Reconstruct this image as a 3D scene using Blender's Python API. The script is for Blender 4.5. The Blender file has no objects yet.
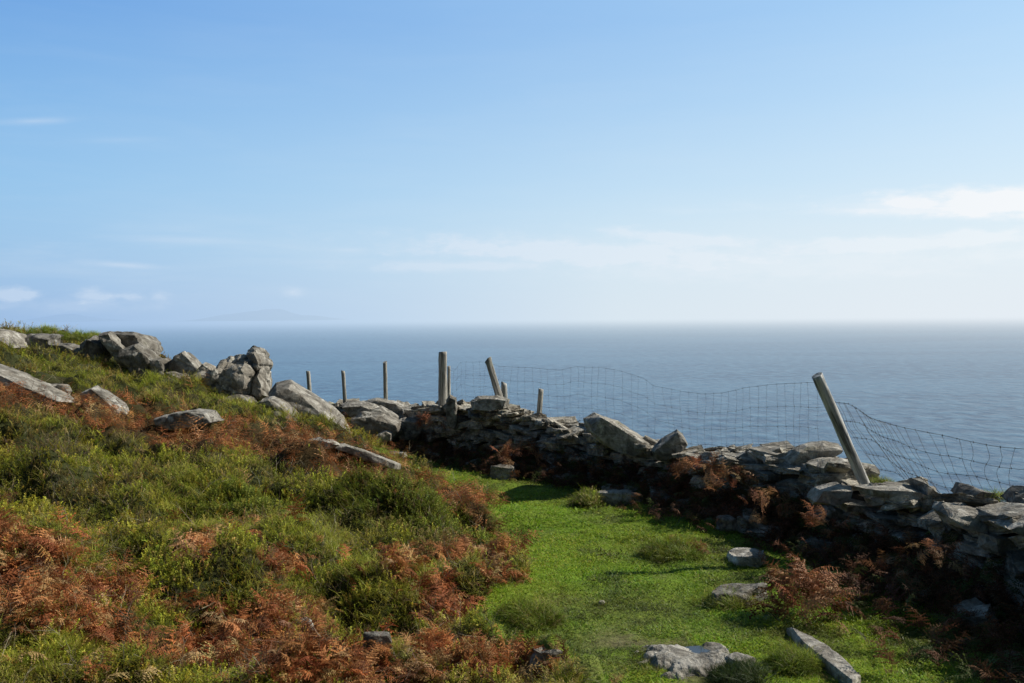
import bpy, bmesh, math, random
import numpy as np
from mathutils import Vector, Matrix

SC = bpy.context.scene
COL = SC.collection
RNG = np.random.default_rng(7)
F = 887.0
EYE = 1.6
PITCH = math.atan(27 / F)
ROLL = math.radians(.5)       # the photograph leans a touch
SUN_AZ = math.radians(76)     # clockwise from +Y, i.e. to the right of the view
SUN_EL = math.radians(39)
SEA_Z = -100.0

# ------------------------------------------------------------------ camera
cam = bpy.data.cameras.new("camera")
co = bpy.data.objects.new("camera", cam)
COL.objects.link(co)
co.location = (0, 0, EYE)
co.rotation_euler = (Matrix.Rotation(math.pi / 2 - PITCH, 3, 'X') @ Matrix.Rotation(-ROLL, 3, 'Z')).to_euler()
cam.sensor_width = 36
cam.lens = F / 1024 * 36
cam.clip_start = 0.05
cam.clip_end = 300000
SC.camera = co
CP, SP = math.cos(PITCH), math.sin(PITCH)
CR, SR = math.cos(ROLL), math.sin(ROLL)


def at(u, v, D):
    """world point seen in direction (u, v) at distance D along +Y"""
    a = (u - 512) / F
    b = -(v - 341.5) / F
    a, b = a * CR + b * SR, -a * SR + b * CR
    dy = CP + b * SP
    dz = -SP + b * CP
    return np.array([a / dy * D, D, EYE + dz / dy * D])


def proj(x, y, z):
    zz = z - EYE
    depth = y * CP - zz * SP
    up = y * SP + zz * CP
    depth = np.maximum(depth, 0.05)
    a, b = x / depth, up / depth
    return 512 + F * (a * CR - b * SR), 341.5 - F * (a * SR + b * CR)


# ------------------------------------------------------------------ noise
_perm = np.random.default_rng(3).permutation(4096)


def _h(ix, iy, iz):
    return _perm[(_perm[(_perm[ix & 4095] + iy) & 4095] + iz) & 4095] / 4096.0


def vnoise(p):
    """value noise, p (...,3) -> 0..1"""
    p = np.asarray(p, float)
    i = np.floor(p).astype(np.int64)
    f = p - i
    f = f * f * f * (f * (f * 6 - 15) + 10)
    r = 0
    for dx in (0, 1):
        wx = f[..., 0] if dx else 1 - f[..., 0]
        for dy in (0, 1):
            wy = f[..., 1] if dy else 1 - f[..., 1]
            for dz in (0, 1):
                wz = f[..., 2] if dz else 1 - f[..., 2]
                r = r + wx * wy * wz * _h(i[..., 0] + dx, i[..., 1] + dy, i[..., 2] + dz)
    return r


def fbm(p, octv=4, gain=0.5):
    p = np.asarray(p, float)
    a, s, t = 1.0, 0.0, 0.0
    for k in range(octv):
        s = s + a * vnoise(p * (2.03 ** k) + 17.3 * k)
        t += a
        a *= gain
    return s / t


def n2(x, y, f, octv=3, seed=0.0):
    x = np.asarray(x, float)
    y = np.asarray(y, float)
    return fbm(np.stack([x * f + seed, y * f - seed * 1.7, np.full_like(x, seed * 0.37)], -1), octv)


def sstep(a, b, x):
    t = np.clip((x - a) / (b - a), 0, 1)
    return t * t * (3 - 2 * t)


# ------------------------------------------------------------------ terrain
PTS = [
    # left hill crest and slope (u, v, D)
    (0, 346, 13), (60, 346, 14), (-200, 320, 13), (-300, 350, 9), (150, 376, 13), (0, 358, 11.5), (80, 372, 12), (200, 397, 12.5), (270, 412, 12),
    (340, 442, 11.2), (395, 452, 12.6), (0, 402, 9.2), (100, 412, 9.6), (200, 430, 9.8), (300, 450, 9.9), (370, 470, 9.6),
    (420, 501, 9.0), (0, 482, 6.9), (100, 490, 6.9), (200, 500, 7.0), (300, 508, 7.2), (400, 515, 7.4), (470, 549, 7.3),
    (0, 562, 5.1), (150, 570, 5.1), (300, 590, 5.0), (400, 605, 4.95), (-200, 500, 5.5), (-200, 600, 4.2),
    (0, 683, 3.55), (200, 683, 3.6), (350, 683, 3.7), (450, 683, 3.95), (0, 830, 2.6), (300, 860, 2.7),
]
C = [at(*p) for p in PTS]
for u, D in [(530, 4.5), (620, 4.5), (760, 4.5), (560, 5.5), (700, 5.5), (850, 5.0), (530, 6.6), (640, 6.6), (760, 6.6), (510, 8), (600, 8),
             (680, 8), (480, 9.6), (560, 9.5), (450, 11), (500, 11), (420, 13), (380, 14.5), (340, 16)]:
    C.append(np.array([(u - 512) / F * D, D, -0.03 * D + 0.02]))
for p in [(1.2, 2.5, -.02), (0, 1.5, .03), (2.6, 2, .0), (-2, 0, .12), (0, -3, .1), (3, -3, .1), (-6, -3, .7), (-6, 3, .75), (-9, 6, 1.3), (-14, 10, 1.7),
          (-14, 15, 1.5), (3.2, 4, -.05), (3.1, 5.5, -.12), (2.6, 7.5, -.2), (1.8, 9, -.25), (.8, 11, -.32), (-.2, 13, -.42), (-1.4, 15.5, -.45), (4.5, 5, 0), (4.5, 0, .1), (3, 10, -.3)]:
    C.append(np.array(p, float))
C = np.array(C)


def tps_fit(P, z, lam=0.02):
    n = len(P)
    d = np.linalg.norm(P[:, None] - P[None], axis=-1)
    K = np.where(d > 0, d * d * np.log(d + 1e-9), 0) + lam * np.eye(n)
    A = np.zeros((n + 3, n + 3))
    A[:n, :n] = K
    A[:n, n] = 1
    A[:n, n + 1:] = P
    A[n:, :n] = A[:n, n:].T
    return np.linalg.solve(A, np.concatenate([z, np.zeros(3)]))


TW = tps_fit(C[:, :2], C[:, 2])


def tps(x, y):
    sh = x.shape
    x = x.ravel()
    y = y.ravel()
    out = np.empty_like(x)
    n = len(C)
    for s in range(0, len(x), 20000):
        X = x[s:s + 20000, None] - C[None, :, 0]
        Y = y[s:s + 20000, None] - C[None, :, 1]
        r2 = X * X + Y * Y
        out[s:s + 20000] = (0.5 * r2 * np.log(r2 + 1e-12)) @ TW[:n] + TW[n] + TW[n + 1] * x[s:s + 20000] + TW[n + 2] * y[s:s + 20000]
    return out.reshape(sh)


# the line beyond which the land drops away to the sea
EDGE = np.array([(5.2, -60), (4.6, -5), (4.1, 2), (3.75, 4.5), (3.5, 6.2), (3.0, 7.8), (2.1, 9.8), (.9, 11.4), (.1, 12.7), (-.7, 14.4), (-1.6, 16.6),
                 (-3.0, 17.2), (-4.5, 16.2), (-7, 16.6), (-9, 17), (-16, 19), (-60, 24)])


def edge_dist(x, y):
    """signed distance: positive on the seaward side"""
    best = np.full(x.shape, 1e9)
    for a, b in zip(EDGE[:-1], EDGE[1:]):
        d = b - a
        L = (d ** 2).sum()
        t = np.clip(((x - a[0]) * d[0] + (y - a[1]) * d[1]) / L, 0, 1)
        dist = np.hypot(x - a[0] - t * d[0], y - a[1] - t * d[1])
        best = np.minimum(best, dist)
    # inside test: point is landward if below/left of the line
    poly = np.vstack([EDGE, [(-60, -400), (5.2, -400)]])
    inside = np.zeros(x.shape, bool)
    j = len(poly) - 1
    for i in range(len(poly)):
        xi, yi = poly[i]
        xj, yj = poly[j]
        c = ((yi > y) != (yj > y)) & (x < (xj - xi) * (y - yi) / (yj - yi + 1e-12) + xi)
        inside ^= c
        j = i
    return np.where(inside, -best, best)


BE_V = [300, 445, 455, 470, 485, 500, 520, 550, 580, 600, 620, 640, 650, 683, 760]
BE_U = [330, 372, 386, 408, 438, 474, 502, 514, 510, 486, 462, 480, 535, 590, 640]


def bankness(x, y, z):
    """1 on the rough bank, 0 on the mown path strip"""
    u, v = proj(x, y, z)
    e = np.interp(v, BE_V, BE_U)
    wob = (n2(x, y, 2.2, 2, 5.0) - .5) * 50
    b = sstep(14, -14, u - e - wob)
    b = np.where(y < .4, sstep(-.2, -.8, x), b)
    return b


# mounds of shrubs (u, v, D, radius, height)
MOUNDS = [(412, 514, 7.2, .48, .13), (250, 505, 6.7, .45, .18), (60, 470, 7.0, .5, .16), (120, 540, 5.7, .4, .12), (330, 548, 5.8, .45, .15), (400, 585, 5.2, .38, .10), (180, 490, 7, .4, .10), (60, 640, 4.0, .3, .10),
          (150, 660, 3.8, .28, .1), (30, 580, 4.8, .35, .1), (300, 470, 8.5, .5, .12), (220, 590, 4.8, .3, .08), (90, 430, 8.8, .5, .12), (260, 430, 10.3, .5, .12)]
HOLLOWS = [(245, 560, 5.6, .22, .18), (20, 498, 6.4, .25, .14), (100, 482, 6.9, .18, .10), (415, 545, 6.8, .35, .14), (335, 590, 5.0, .18, .12), (200, 545, 5.6, .2, .1), (230, 605, 4.7, .2, .12), (375, 650, 4.2, .16, .14),
           (40, 440, 8.0, .25, .1), (350, 545, 5.9, .2, .1)]
_m = []
for sgn, lst in ((1, MOUNDS), (-1, HOLLOWS)):
    for u, v, D, r, h in lst:
        p = at(u, v, D)
        _m.append((p[0], p[1], r, h * sgn))


def H_raw(x, y):
    x = np.asarray(x, float)
    y = np.asarray(y, float)
    xc = np.clip(x, -16, 7)
    yc = np.clip(y, -4, 18.5)
    z = tps(xc, yc)
    far = np.hypot(x - xc, y - yc)
    # slope rising to the hill on the left
    d = edge_dist(x, y)
    s = np.maximum(d, 0)
    z = z + np.where(d < 0, 1, .3) * 0.02 * np.clip(-x - 16, 0, 400)
    bk = bankness(x, y, z)
    bump = (n2(x, y, 1.15, 2, 1.0) - .5) * .54 + (n2(x, y, 2.6, 3, 2.0) - .5) * .44 + (np.abs(n2(x, y, 4.2, 2, 2.7) - .5) * 2 - .3) * -.16
    path = (n2(x, y, 1.4, 3, 3.0) - .5) * .12 + (n2(x, y, 5, 3, 4.0) - .5) * .045
    z = z + bk * bump + (1 - bk) * path
    for mx, my, r, h in _m:
        z = z + h * np.exp(-((x - mx) ** 2 + (y - my) ** 2) / (r * r) * 1.4)
    # the drop to the sea
    drop = np.where(s < 8, .28 * s + .045 * s * s, .28 * 8 + .045 * 64 + (s - 8) * .95)
    rough = (n2(x, y, .12, 4, 9.0) - .5) * np.clip(s * .5, 0, 14)
    z = z - drop + rough
    return np.maximum(z, SEA_Z - 15)


def axis(lo, hi, step, olo, ohi, growth=1.12):
    a = list(np.arange(lo, hi + 1e-6, step))
    s = step
    while a[-1] < ohi:
        s *= growth
        a.append(a[-1] + s)
    s = step
    pre = [a[0]]
    while pre[-1] > olo:
        s *= growth
        pre.append(pre[-1] - s)
    return np.array(pre[1:][::-1] + a)


GX = axis(-9.0, 5.0, .055, -2600, 420)
GY = axis(2.2, 17.2, .055, -1500, 700)
XX, YY = np.meshgrid(GX, GY)
ZZ = H_raw(XX, YY)
# rock hollows: none. grid is reused for lookup
def H(x, y):
    i = np.clip(np.searchsorted(GX, x) - 1, 0, len(GX) - 2)
    j = np.clip(np.searchsorted(GY, y) - 1, 0, len(GY) - 2)
    fx = np.clip((x - GX[i]) / (GX[i + 1] - GX[i]), 0, 1)
    fy = np.clip((y - GY[j]) / (GY[j + 1] - GY[j]), 0, 1)
    return (ZZ[j, i] * (1 - fx) * (1 - fy) + ZZ[j, i + 1] * fx * (1 - fy) + ZZ[j + 1, i] * (1 - fx) * fy + ZZ[j + 1, i + 1] * fx * fy)


def ground_hit(u, v, Dguess=None):
    """first point where the line of sight (u, v) meets the ground"""
    D = np.geomspace(2.2, 22, 500)
    a = at(u, v, 1.0)
    x = a[0] * D
    z = EYE + (a[2] - EYE) * D
    hit = np.where(z < H(x, D))[0]
    k = hit[0] if len(hit) else len(D) - 1
    return np.array([x[k], D[k], float(H(np.array([x[k]]), np.array([D[k]]))[0])])


# ------------------------------------------------------------------ mesh building
def link(ob, parent=None):
    COL.objects.link(ob)
    if parent is not None:
        ob.parent = parent
    return ob


def tag(o, label=None, cat=None, group=None, kind=None):
    if label:
        o["label"] = label
    if cat:
        o["category"] = cat
    if group:
        o["group"] = group
    if kind:
        o["kind"] = kind
    return o


def empty(name, loc=(0, 0, 0)):
    o = bpy.data.objects.new(name, None)
    o.location = loc
    o.empty_display_size = .1
    return link(o)


def mesh_tri(name, V, T, colr=None, mat=None, parent=None, smooth=False, origin=None):
    V = np.asarray(V, np.float32)
    if origin is not None:
        V = V - np.asarray(origin, np.float32)
    T = np.asarray(T, np.int32)
    me = bpy.data.meshes.new(name)
    k = T.shape[1]
    me.vertices.add(len(V))
    me.vertices.foreach_set("co", V.ravel())
    me.loops.add(T.size)
    me.loops.foreach_set("vertex_index", T.ravel())
    me.polygons.add(len(T))
    me.polygons.foreach_set("loop_start", np.arange(len(T), dtype=np.int32) * k)
    me.polygons.foreach_set("loop_total", np.full(len(T), k, np.int32))
    me.update(calc_edges=True)
    if colr is not None:
        c = np.ones((len(V), 4), np.float32)
        c[:, :3] = colr
        at_ = me.attributes.new("col", 'FLOAT_COLOR', 'POINT')
        at_.data.foreach_set("color", c.ravel())
    me.polygons.foreach_set("use_smooth", np.full(len(T), smooth))
    if mat:
        me.materials.append(mat)
    ob = bpy.data.objects.new(name, me)
    if origin is not None:
        ob.location = origin
    return link(ob, parent)


def merge(parts):
    """[(V, T, C)] -> one"""
    Vs, Ts, Cs = [], [], []
    n = 0
    for V, T, Cc in parts:
        Vs.append(V)
        Ts.append(T + n)
        Cs.append(np.broadcast_to(Cc, (len(V), 3)))
        n += len(V)
    return np.concatenate(Vs), np.concatenate(Ts), np.concatenate(Cs)


def rotmats(yaw, tx, ty):
    """yaw about z after tilt"""
    cx, sx, cy, sy, cz, sz = np.cos(tx), np.sin(tx), np.cos(ty), np.sin(ty), np.cos(yaw), np.sin(yaw)
    n = len(yaw)
    Rx = np.zeros((n, 3, 3)); Rx[:, 0, 0] = 1; Rx[:, 1, 1] = cx; Rx[:, 1, 2] = -sx; Rx[:, 2, 1] = sx; Rx[:, 2, 2] = cx
    Ry = np.zeros((n, 3, 3)); Ry[:, 1, 1] = 1; Ry[:, 0, 0] = cy; Ry[:, 0, 2] = sy; Ry[:, 2, 0] = -sy; Ry[:, 2, 2] = cy
    Rz = np.zeros((n, 3, 3)); Rz[:, 2, 2] = 1; Rz[:, 0, 0] = cz; Rz[:, 0, 1] = -sz; Rz[:, 1, 0] = sz; Rz[:, 1, 1] = cz
    return Ry @ Rx @ Rz


def scatter(protos, P, yaw, tx, ty, S, Cc):
    """protos: [(V, T, shade)] placed at P; returns merged arrays"""
    n = len(P)
    if n == 0:
        return np.zeros((0, 3)), np.zeros((0, 3), int), np.zeros((0, 3))
    R = rotmats(yaw, tx, ty)
    S = np.broadcast_to(np.asarray(S, float).reshape(n, -1), (n, 3))
    which = RNG.integers(0, len(protos), n)
    out = []
    for k, (V, T, sh) in enumerate(protos):
        idx = np.where(which == k)[0]
        if not len(idx):
            continue
        W = np.einsum('nij,nvj->nvi', R[idx], V[None] * S[idx][:, None]) + P[idx][:, None]
        m, nv = len(idx), len(V)
        TT = (T[None] + (np.arange(m) * nv)[:, None, None]).reshape(-1, T.shape[1])
        CC = (Cc[idx][:, None] * sh[None, :, None] if sh.ndim == 1 else Cc[idx][:, None] * sh[None]).reshape(-1, 3)
        out.append((W.reshape(-1, 3), TT, CC))
    return merge(out)


# ------------------------------------------------------------------ materials
def mat_new(name):
    m = bpy.data.materials.new(name)
    m.use_nodes = True
    nt = m.node_tree
    nt.nodes.clear()
    return m, nt, nt.nodes, nt.links


def N(nt, t, **kw):
    n = nt.nodes.new(t)
    for k, v in kw.items():
        if k.startswith('i_'):
            n.inputs[k[2:]].default_value = v
        else:
            setattr(n, k, v)
    return n


def mathn(nt, op, a, b=None, c=None, clamp=False):
    n = nt.nodes.new('ShaderNodeMath')
    n.operation = op
    n.use_clamp = clamp
    for i, x in enumerate((a, b, c)):
        if x is None:
            continue
        if hasattr(x, 'is_output'):
            nt.links.new(x, n.inputs[i])
        else:
            n.inputs[i].default_value = x
    return n.outputs[0]


def mixc(nt, fac, a, b, mode='MIX'):
    n = nt.nodes.new('ShaderNodeMix')
    n.data_type = 'RGBA'
    n.blend_type = mode
    n.clamp_factor = True
    for sock, x in ((n.inputs[0], fac), (n.inputs[6], a), (n.inputs[7], b)):
        if hasattr(x, 'is_output'):
            nt.links.new(x, sock)
        elif isinstance(x, (tuple, list)):
            sock.default_value = (*x[:3], 1)
        else:
            sock.default_value = x
    return n.outputs[2]


def ramp(nt, fac, stops):
    n = nt.nodes.new('ShaderNodeValToRGB')
    el = n.color_ramp.elements
    while len(el) < len(stops):
        el.new(.5)
    for e, (p, c) in zip(el, stops):
        e.position = p
        e.color = (*c, 1) if not isinstance(c, float) else (c, c, c, 1)
    nt.links.new(fac, n.inputs[0])
    return n.outputs[0]


def leaf_material(name, transl=.35, rough=.6, spec=.25):
    m, nt, nd, ln = mat_new(name)
    a = N(nt, 'ShaderNodeAttribute', attribute_name='col')
    b = N(nt, 'ShaderNodeBsdfPrincipled')
    b.inputs['Roughness'].default_value = rough
    b.inputs['Specular IOR Level'].default_value = spec
    t = N(nt, 'ShaderNodeBsdfTranslucent')
    mx = N(nt, 'ShaderNodeMixShader')
    mx.inputs[0].default_value = transl
    o = N(nt, 'ShaderNodeOutputMaterial')
    ln.new(a.outputs['Color'], b.inputs['Base Color'])
    ln.new(a.outputs['Color'], t.inputs['Color'])
    ln.new(b.outputs[0], mx.inputs[1])
    ln.new(t.outputs[0], mx.inputs[2])
    ln.new(mx.outputs[0], o.inputs[0])
    return m


def rock_material(name='grey_stone', scale=1.0, dark=1.0, lichen=.5):
    m, nt, nd, ln = mat_new(name)
    geo = N(nt, 'ShaderNodeNewGeometry')
    pos = geo.outputs['Position']
    att = N(nt, 'ShaderNodeAttribute', attribute_name='col')

    def noise(sc, det=5, rough=.6, dist=0.0):
        n = N(nt, 'ShaderNodeTexNoise')
        n.inputs['Scale'].default_value = sc * scale
        n.inputs['Detail'].default_value = det
        n.inputs['Roughness'].default_value = rough
        n.inputs['Distortion'].default_value = dist
        ln.new(pos, n.inputs['Vector'])
        return n.outputs['Fac']
    big = noise(2.2, 4)
    mid = noise(9, 6, .65, .6)
    fine = noise(45, 4, .7)
    c = ramp(nt, mid, [(.34, (.075 * dark, .066 * dark, .054 * dark)), (.46, (.18 * dark, .165 * dark, .138 * dark)), (.56, (.30 * dark, .28 * dark, .24 * dark)), (.68, (.46 * dark, .435 * dark, .38 * dark))])
    warm = ramp(nt, big, [(.42, 0.0), (.62, 1.0)])
    c = mixc(nt, mathn(nt, 'MULTIPLY', warm, .25), c, (.27, .23, .17))
    # pale lichen crust
    vor = N(nt, 'ShaderNodeTexVoronoi')
    vor.inputs['Scale'].default_value = 13 * scale
    dn = N(nt, 'ShaderNodeTexNoise')
    dn.inputs['Scale'].default_value = 18 * scale
    ln.new(pos, dn.inputs['Vector'])
    add = N(nt, 'ShaderNodeVectorMath', operation='MULTIPLY_ADD')
    ln.new(dn.outputs['Color'], add.inputs[0])
    add.inputs[1].default_value = (.09, .09, .09)
    ln.new(pos, add.inputs[2])
    ln.new(add.outputs[0], vor.inputs['Vector'])
    lm = ramp(nt, vor.outputs['Distance'], [(.18, 1.0), (.40, 0.0)])
    lsel = ramp(nt, noise(4.5, 5, .6, .3), [(.50, 0.0), (.60, 1.0)])
    lf = mathn(nt, 'MULTIPLY', mathn(nt, 'MULTIPLY', lm, lsel), lichen)
    c = mixc(nt, lf, c, (.62, .60, .53))
    # dark stains
    ds = ramp(nt, noise(6.3, 6, .7, .4), [(.56, 0.0), (.68, 1.0)])
    c = mixc(nt, mathn(nt, 'MULTIPLY', ds, .65), c, (.06, .055, .045))
    # moss on upward faces
    sep = N(nt, 'ShaderNodeSeparateXYZ')
    ln.new(geo.outputs['Normal'], sep.inputs[0])
    up = ramp(nt, sep.outputs[2], [(.35, 0.0), (.9, 1.0)])
    ms = ramp(nt, noise(3.1, 5, .65), [(.60, 0.0), (.70, 1.0)])
    c = mixc(nt, mathn(nt, 'MULTIPLY', mathn(nt, 'MULTIPLY', up, ms), .55), c, (.11, .12, .045))
    fv = ramp(nt, fine, [(.3, .72), (.7, 1.22)])
    c = mixc(nt, 1.0, c, fv, 'MULTIPLY')
    c = mixc(nt, 1.0, c, att.outputs['Color'], 'MULTIPLY')
    b = N(nt, 'ShaderNodeBsdfPrincipled')
    b.inputs['Roughness'].default_value = .88
    b.inputs['Specular IOR Level'].default_value = .25
    ln.new(c, b.inputs['Base Color'])
    bump = N(nt, 'ShaderNodeBump')
    bump.inputs['Strength'].default_value = .75
    bump.inputs['Distance'].default_value = .05
    hh = mathn(nt, 'ADD', mathn(nt, 'MULTIPLY', mid, 1.0), mathn(nt, 'MULTIPLY', fine, .35))
    ln.new(hh, bump.inputs['Height'])
    ln.new(bump.outputs[0], b.inputs['Normal'])
    o = N(nt, 'ShaderNodeOutputMaterial')
    ln.new(b.outputs[0], o.inputs[0])
    return m


def ground_material():
    m, nt, nd, ln = mat_new('ground_turf')
    geo = N(nt, 'ShaderNodeNewGeometry')
    att = N(nt, 'ShaderNodeAttribute', attribute_name='col')
    n1 = N(nt, 'ShaderNodeTexNoise')
    n1.inputs['Scale'].default_value = 22
    n1.inputs['Detail'].default_value = 6
    n1.inputs['Roughness'].default_value = .7
    ln.new(geo.outputs['Position'], n1.inputs['Vector'])
    fv = ramp(nt, n1.outputs['Fac'], [(.3, .45), (.7, 1.35)])
    c = mixc(nt, 1.0, att.outputs['Color'], fv, 'MULTIPLY')
    b = N(nt, 'ShaderNodeBsdfPrincipled')
    b.inputs['Roughness'].default_value = .95
    b.inputs['Specular IOR Level'].default_value = .1
    ln.new(c, b.inputs['Base Color'])
    bump = N(nt, 'ShaderNodeBump')
    bump.inputs['Strength'].default_value = .8
    bump.inputs['Distance'].default_value = .03
    ln.new(n1.outputs['Fac'], bump.inputs['Height'])
    ln.new(bump.outputs[0], b.inputs['Normal'])
    o = N(nt, 'ShaderNodeOutputMaterial')
    ln.new(b.outputs[0], o.inputs[0])
    return m


def wood_material(name, c1, c2, stretch=(30, 30, 2.2), silver=False):
    m, nt, nd, ln = mat_new(name)
    tc = N(nt, 'ShaderNodeTexCoord')
    mp = N(nt, 'ShaderNodeMapping')
    mp.inputs['Scale'].default_value = stretch
    ln.new(tc.outputs['Object'], mp.inputs['Vector'])
    n1 = N(nt, 'ShaderNodeTexNoise')
    n1.inputs['Scale'].default_value = 1.6
    n1.inputs['Detail'].default_value = 6
    n1.inputs['Roughness'].default_value = .65
    ln.new(mp.outputs[0], n1.inputs['Vector'])
    n2_ = N(nt, 'ShaderNodeTexNoise')
    n2_.inputs['Scale'].default_value = 9
    n2_.inputs['Detail'].default_value = 4
    ln.new(tc.outputs['Object'], n2_.inputs['Vector'])
    c = ramp(nt, n1.outputs['Fac'], [(.40, c1), (.60, c2)])
    bl = ramp(nt, n2_.outputs['Fac'], [(.52, 0.0), (.66, 1.0)])
    c = mixc(nt, mathn(nt, 'MULTIPLY', bl, .55), c, (.42, .41, .37) if silver else (.30, .30, .24))
    b = N(nt, 'ShaderNodeBsdfPrincipled')
    b.inputs['Roughness'].default_value = .55 if silver else .85
    ln.new(c, b.inputs['Base Color'])
    bump = N(nt, 'ShaderNodeBump')
    bump.inputs['Strength'].default_value = .6
    bump.inputs['Distance'].default_value = .006
    ln.new(n1.outputs['Fac'], bump.inputs['Height'])
    ln.new(bump.outputs[0], b.inputs['Normal'])
    o = N(nt, 'ShaderNodeOutputMaterial')
    ln.new(b.outputs[0], o.inputs[0])
    return m


def flat_material(name, c, rough=.6, metal=0.0):
    m, nt, nd, ln = mat_new(name)
    b = N(nt, 'ShaderNodeBsdfPrincipled')
    n1 = N(nt, 'ShaderNodeTexNoise')
    n1.inputs['Scale'].default_value = 40
    geo = N(nt, 'ShaderNodeNewGeometry')
    ln.new(geo.outputs['Position'], n1.inputs['Vector'])
    cc = ramp(nt, n1.outputs['Fac'], [(.3, tuple(x * .7 for x in c)), (.7, tuple(min(1, x * 1.3) for x in c))])
    ln.new(cc, b.inputs['Base Color'])
    b.inputs['Roughness'].default_value = rough
    b.inputs['Metallic'].default_value = metal
    o = N(nt, 'ShaderNodeOutputMaterial')
    ln.new(b.outputs[0], o.inputs[0])
    return m


# ---- haze: one node group gives the colour of the distant air by world direction
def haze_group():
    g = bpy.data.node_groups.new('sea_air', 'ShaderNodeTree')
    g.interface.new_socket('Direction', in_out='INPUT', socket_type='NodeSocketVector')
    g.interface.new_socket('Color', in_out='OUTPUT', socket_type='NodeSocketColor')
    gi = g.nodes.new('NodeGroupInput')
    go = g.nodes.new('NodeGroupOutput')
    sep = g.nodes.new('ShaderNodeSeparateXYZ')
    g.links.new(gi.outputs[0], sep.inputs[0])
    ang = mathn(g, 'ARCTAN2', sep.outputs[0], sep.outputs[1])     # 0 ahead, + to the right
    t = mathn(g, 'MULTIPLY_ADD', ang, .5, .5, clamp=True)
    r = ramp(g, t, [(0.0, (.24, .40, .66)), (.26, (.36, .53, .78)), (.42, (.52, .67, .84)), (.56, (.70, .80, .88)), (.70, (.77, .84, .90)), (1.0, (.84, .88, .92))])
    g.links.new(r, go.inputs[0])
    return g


HZ = haze_group()


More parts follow.
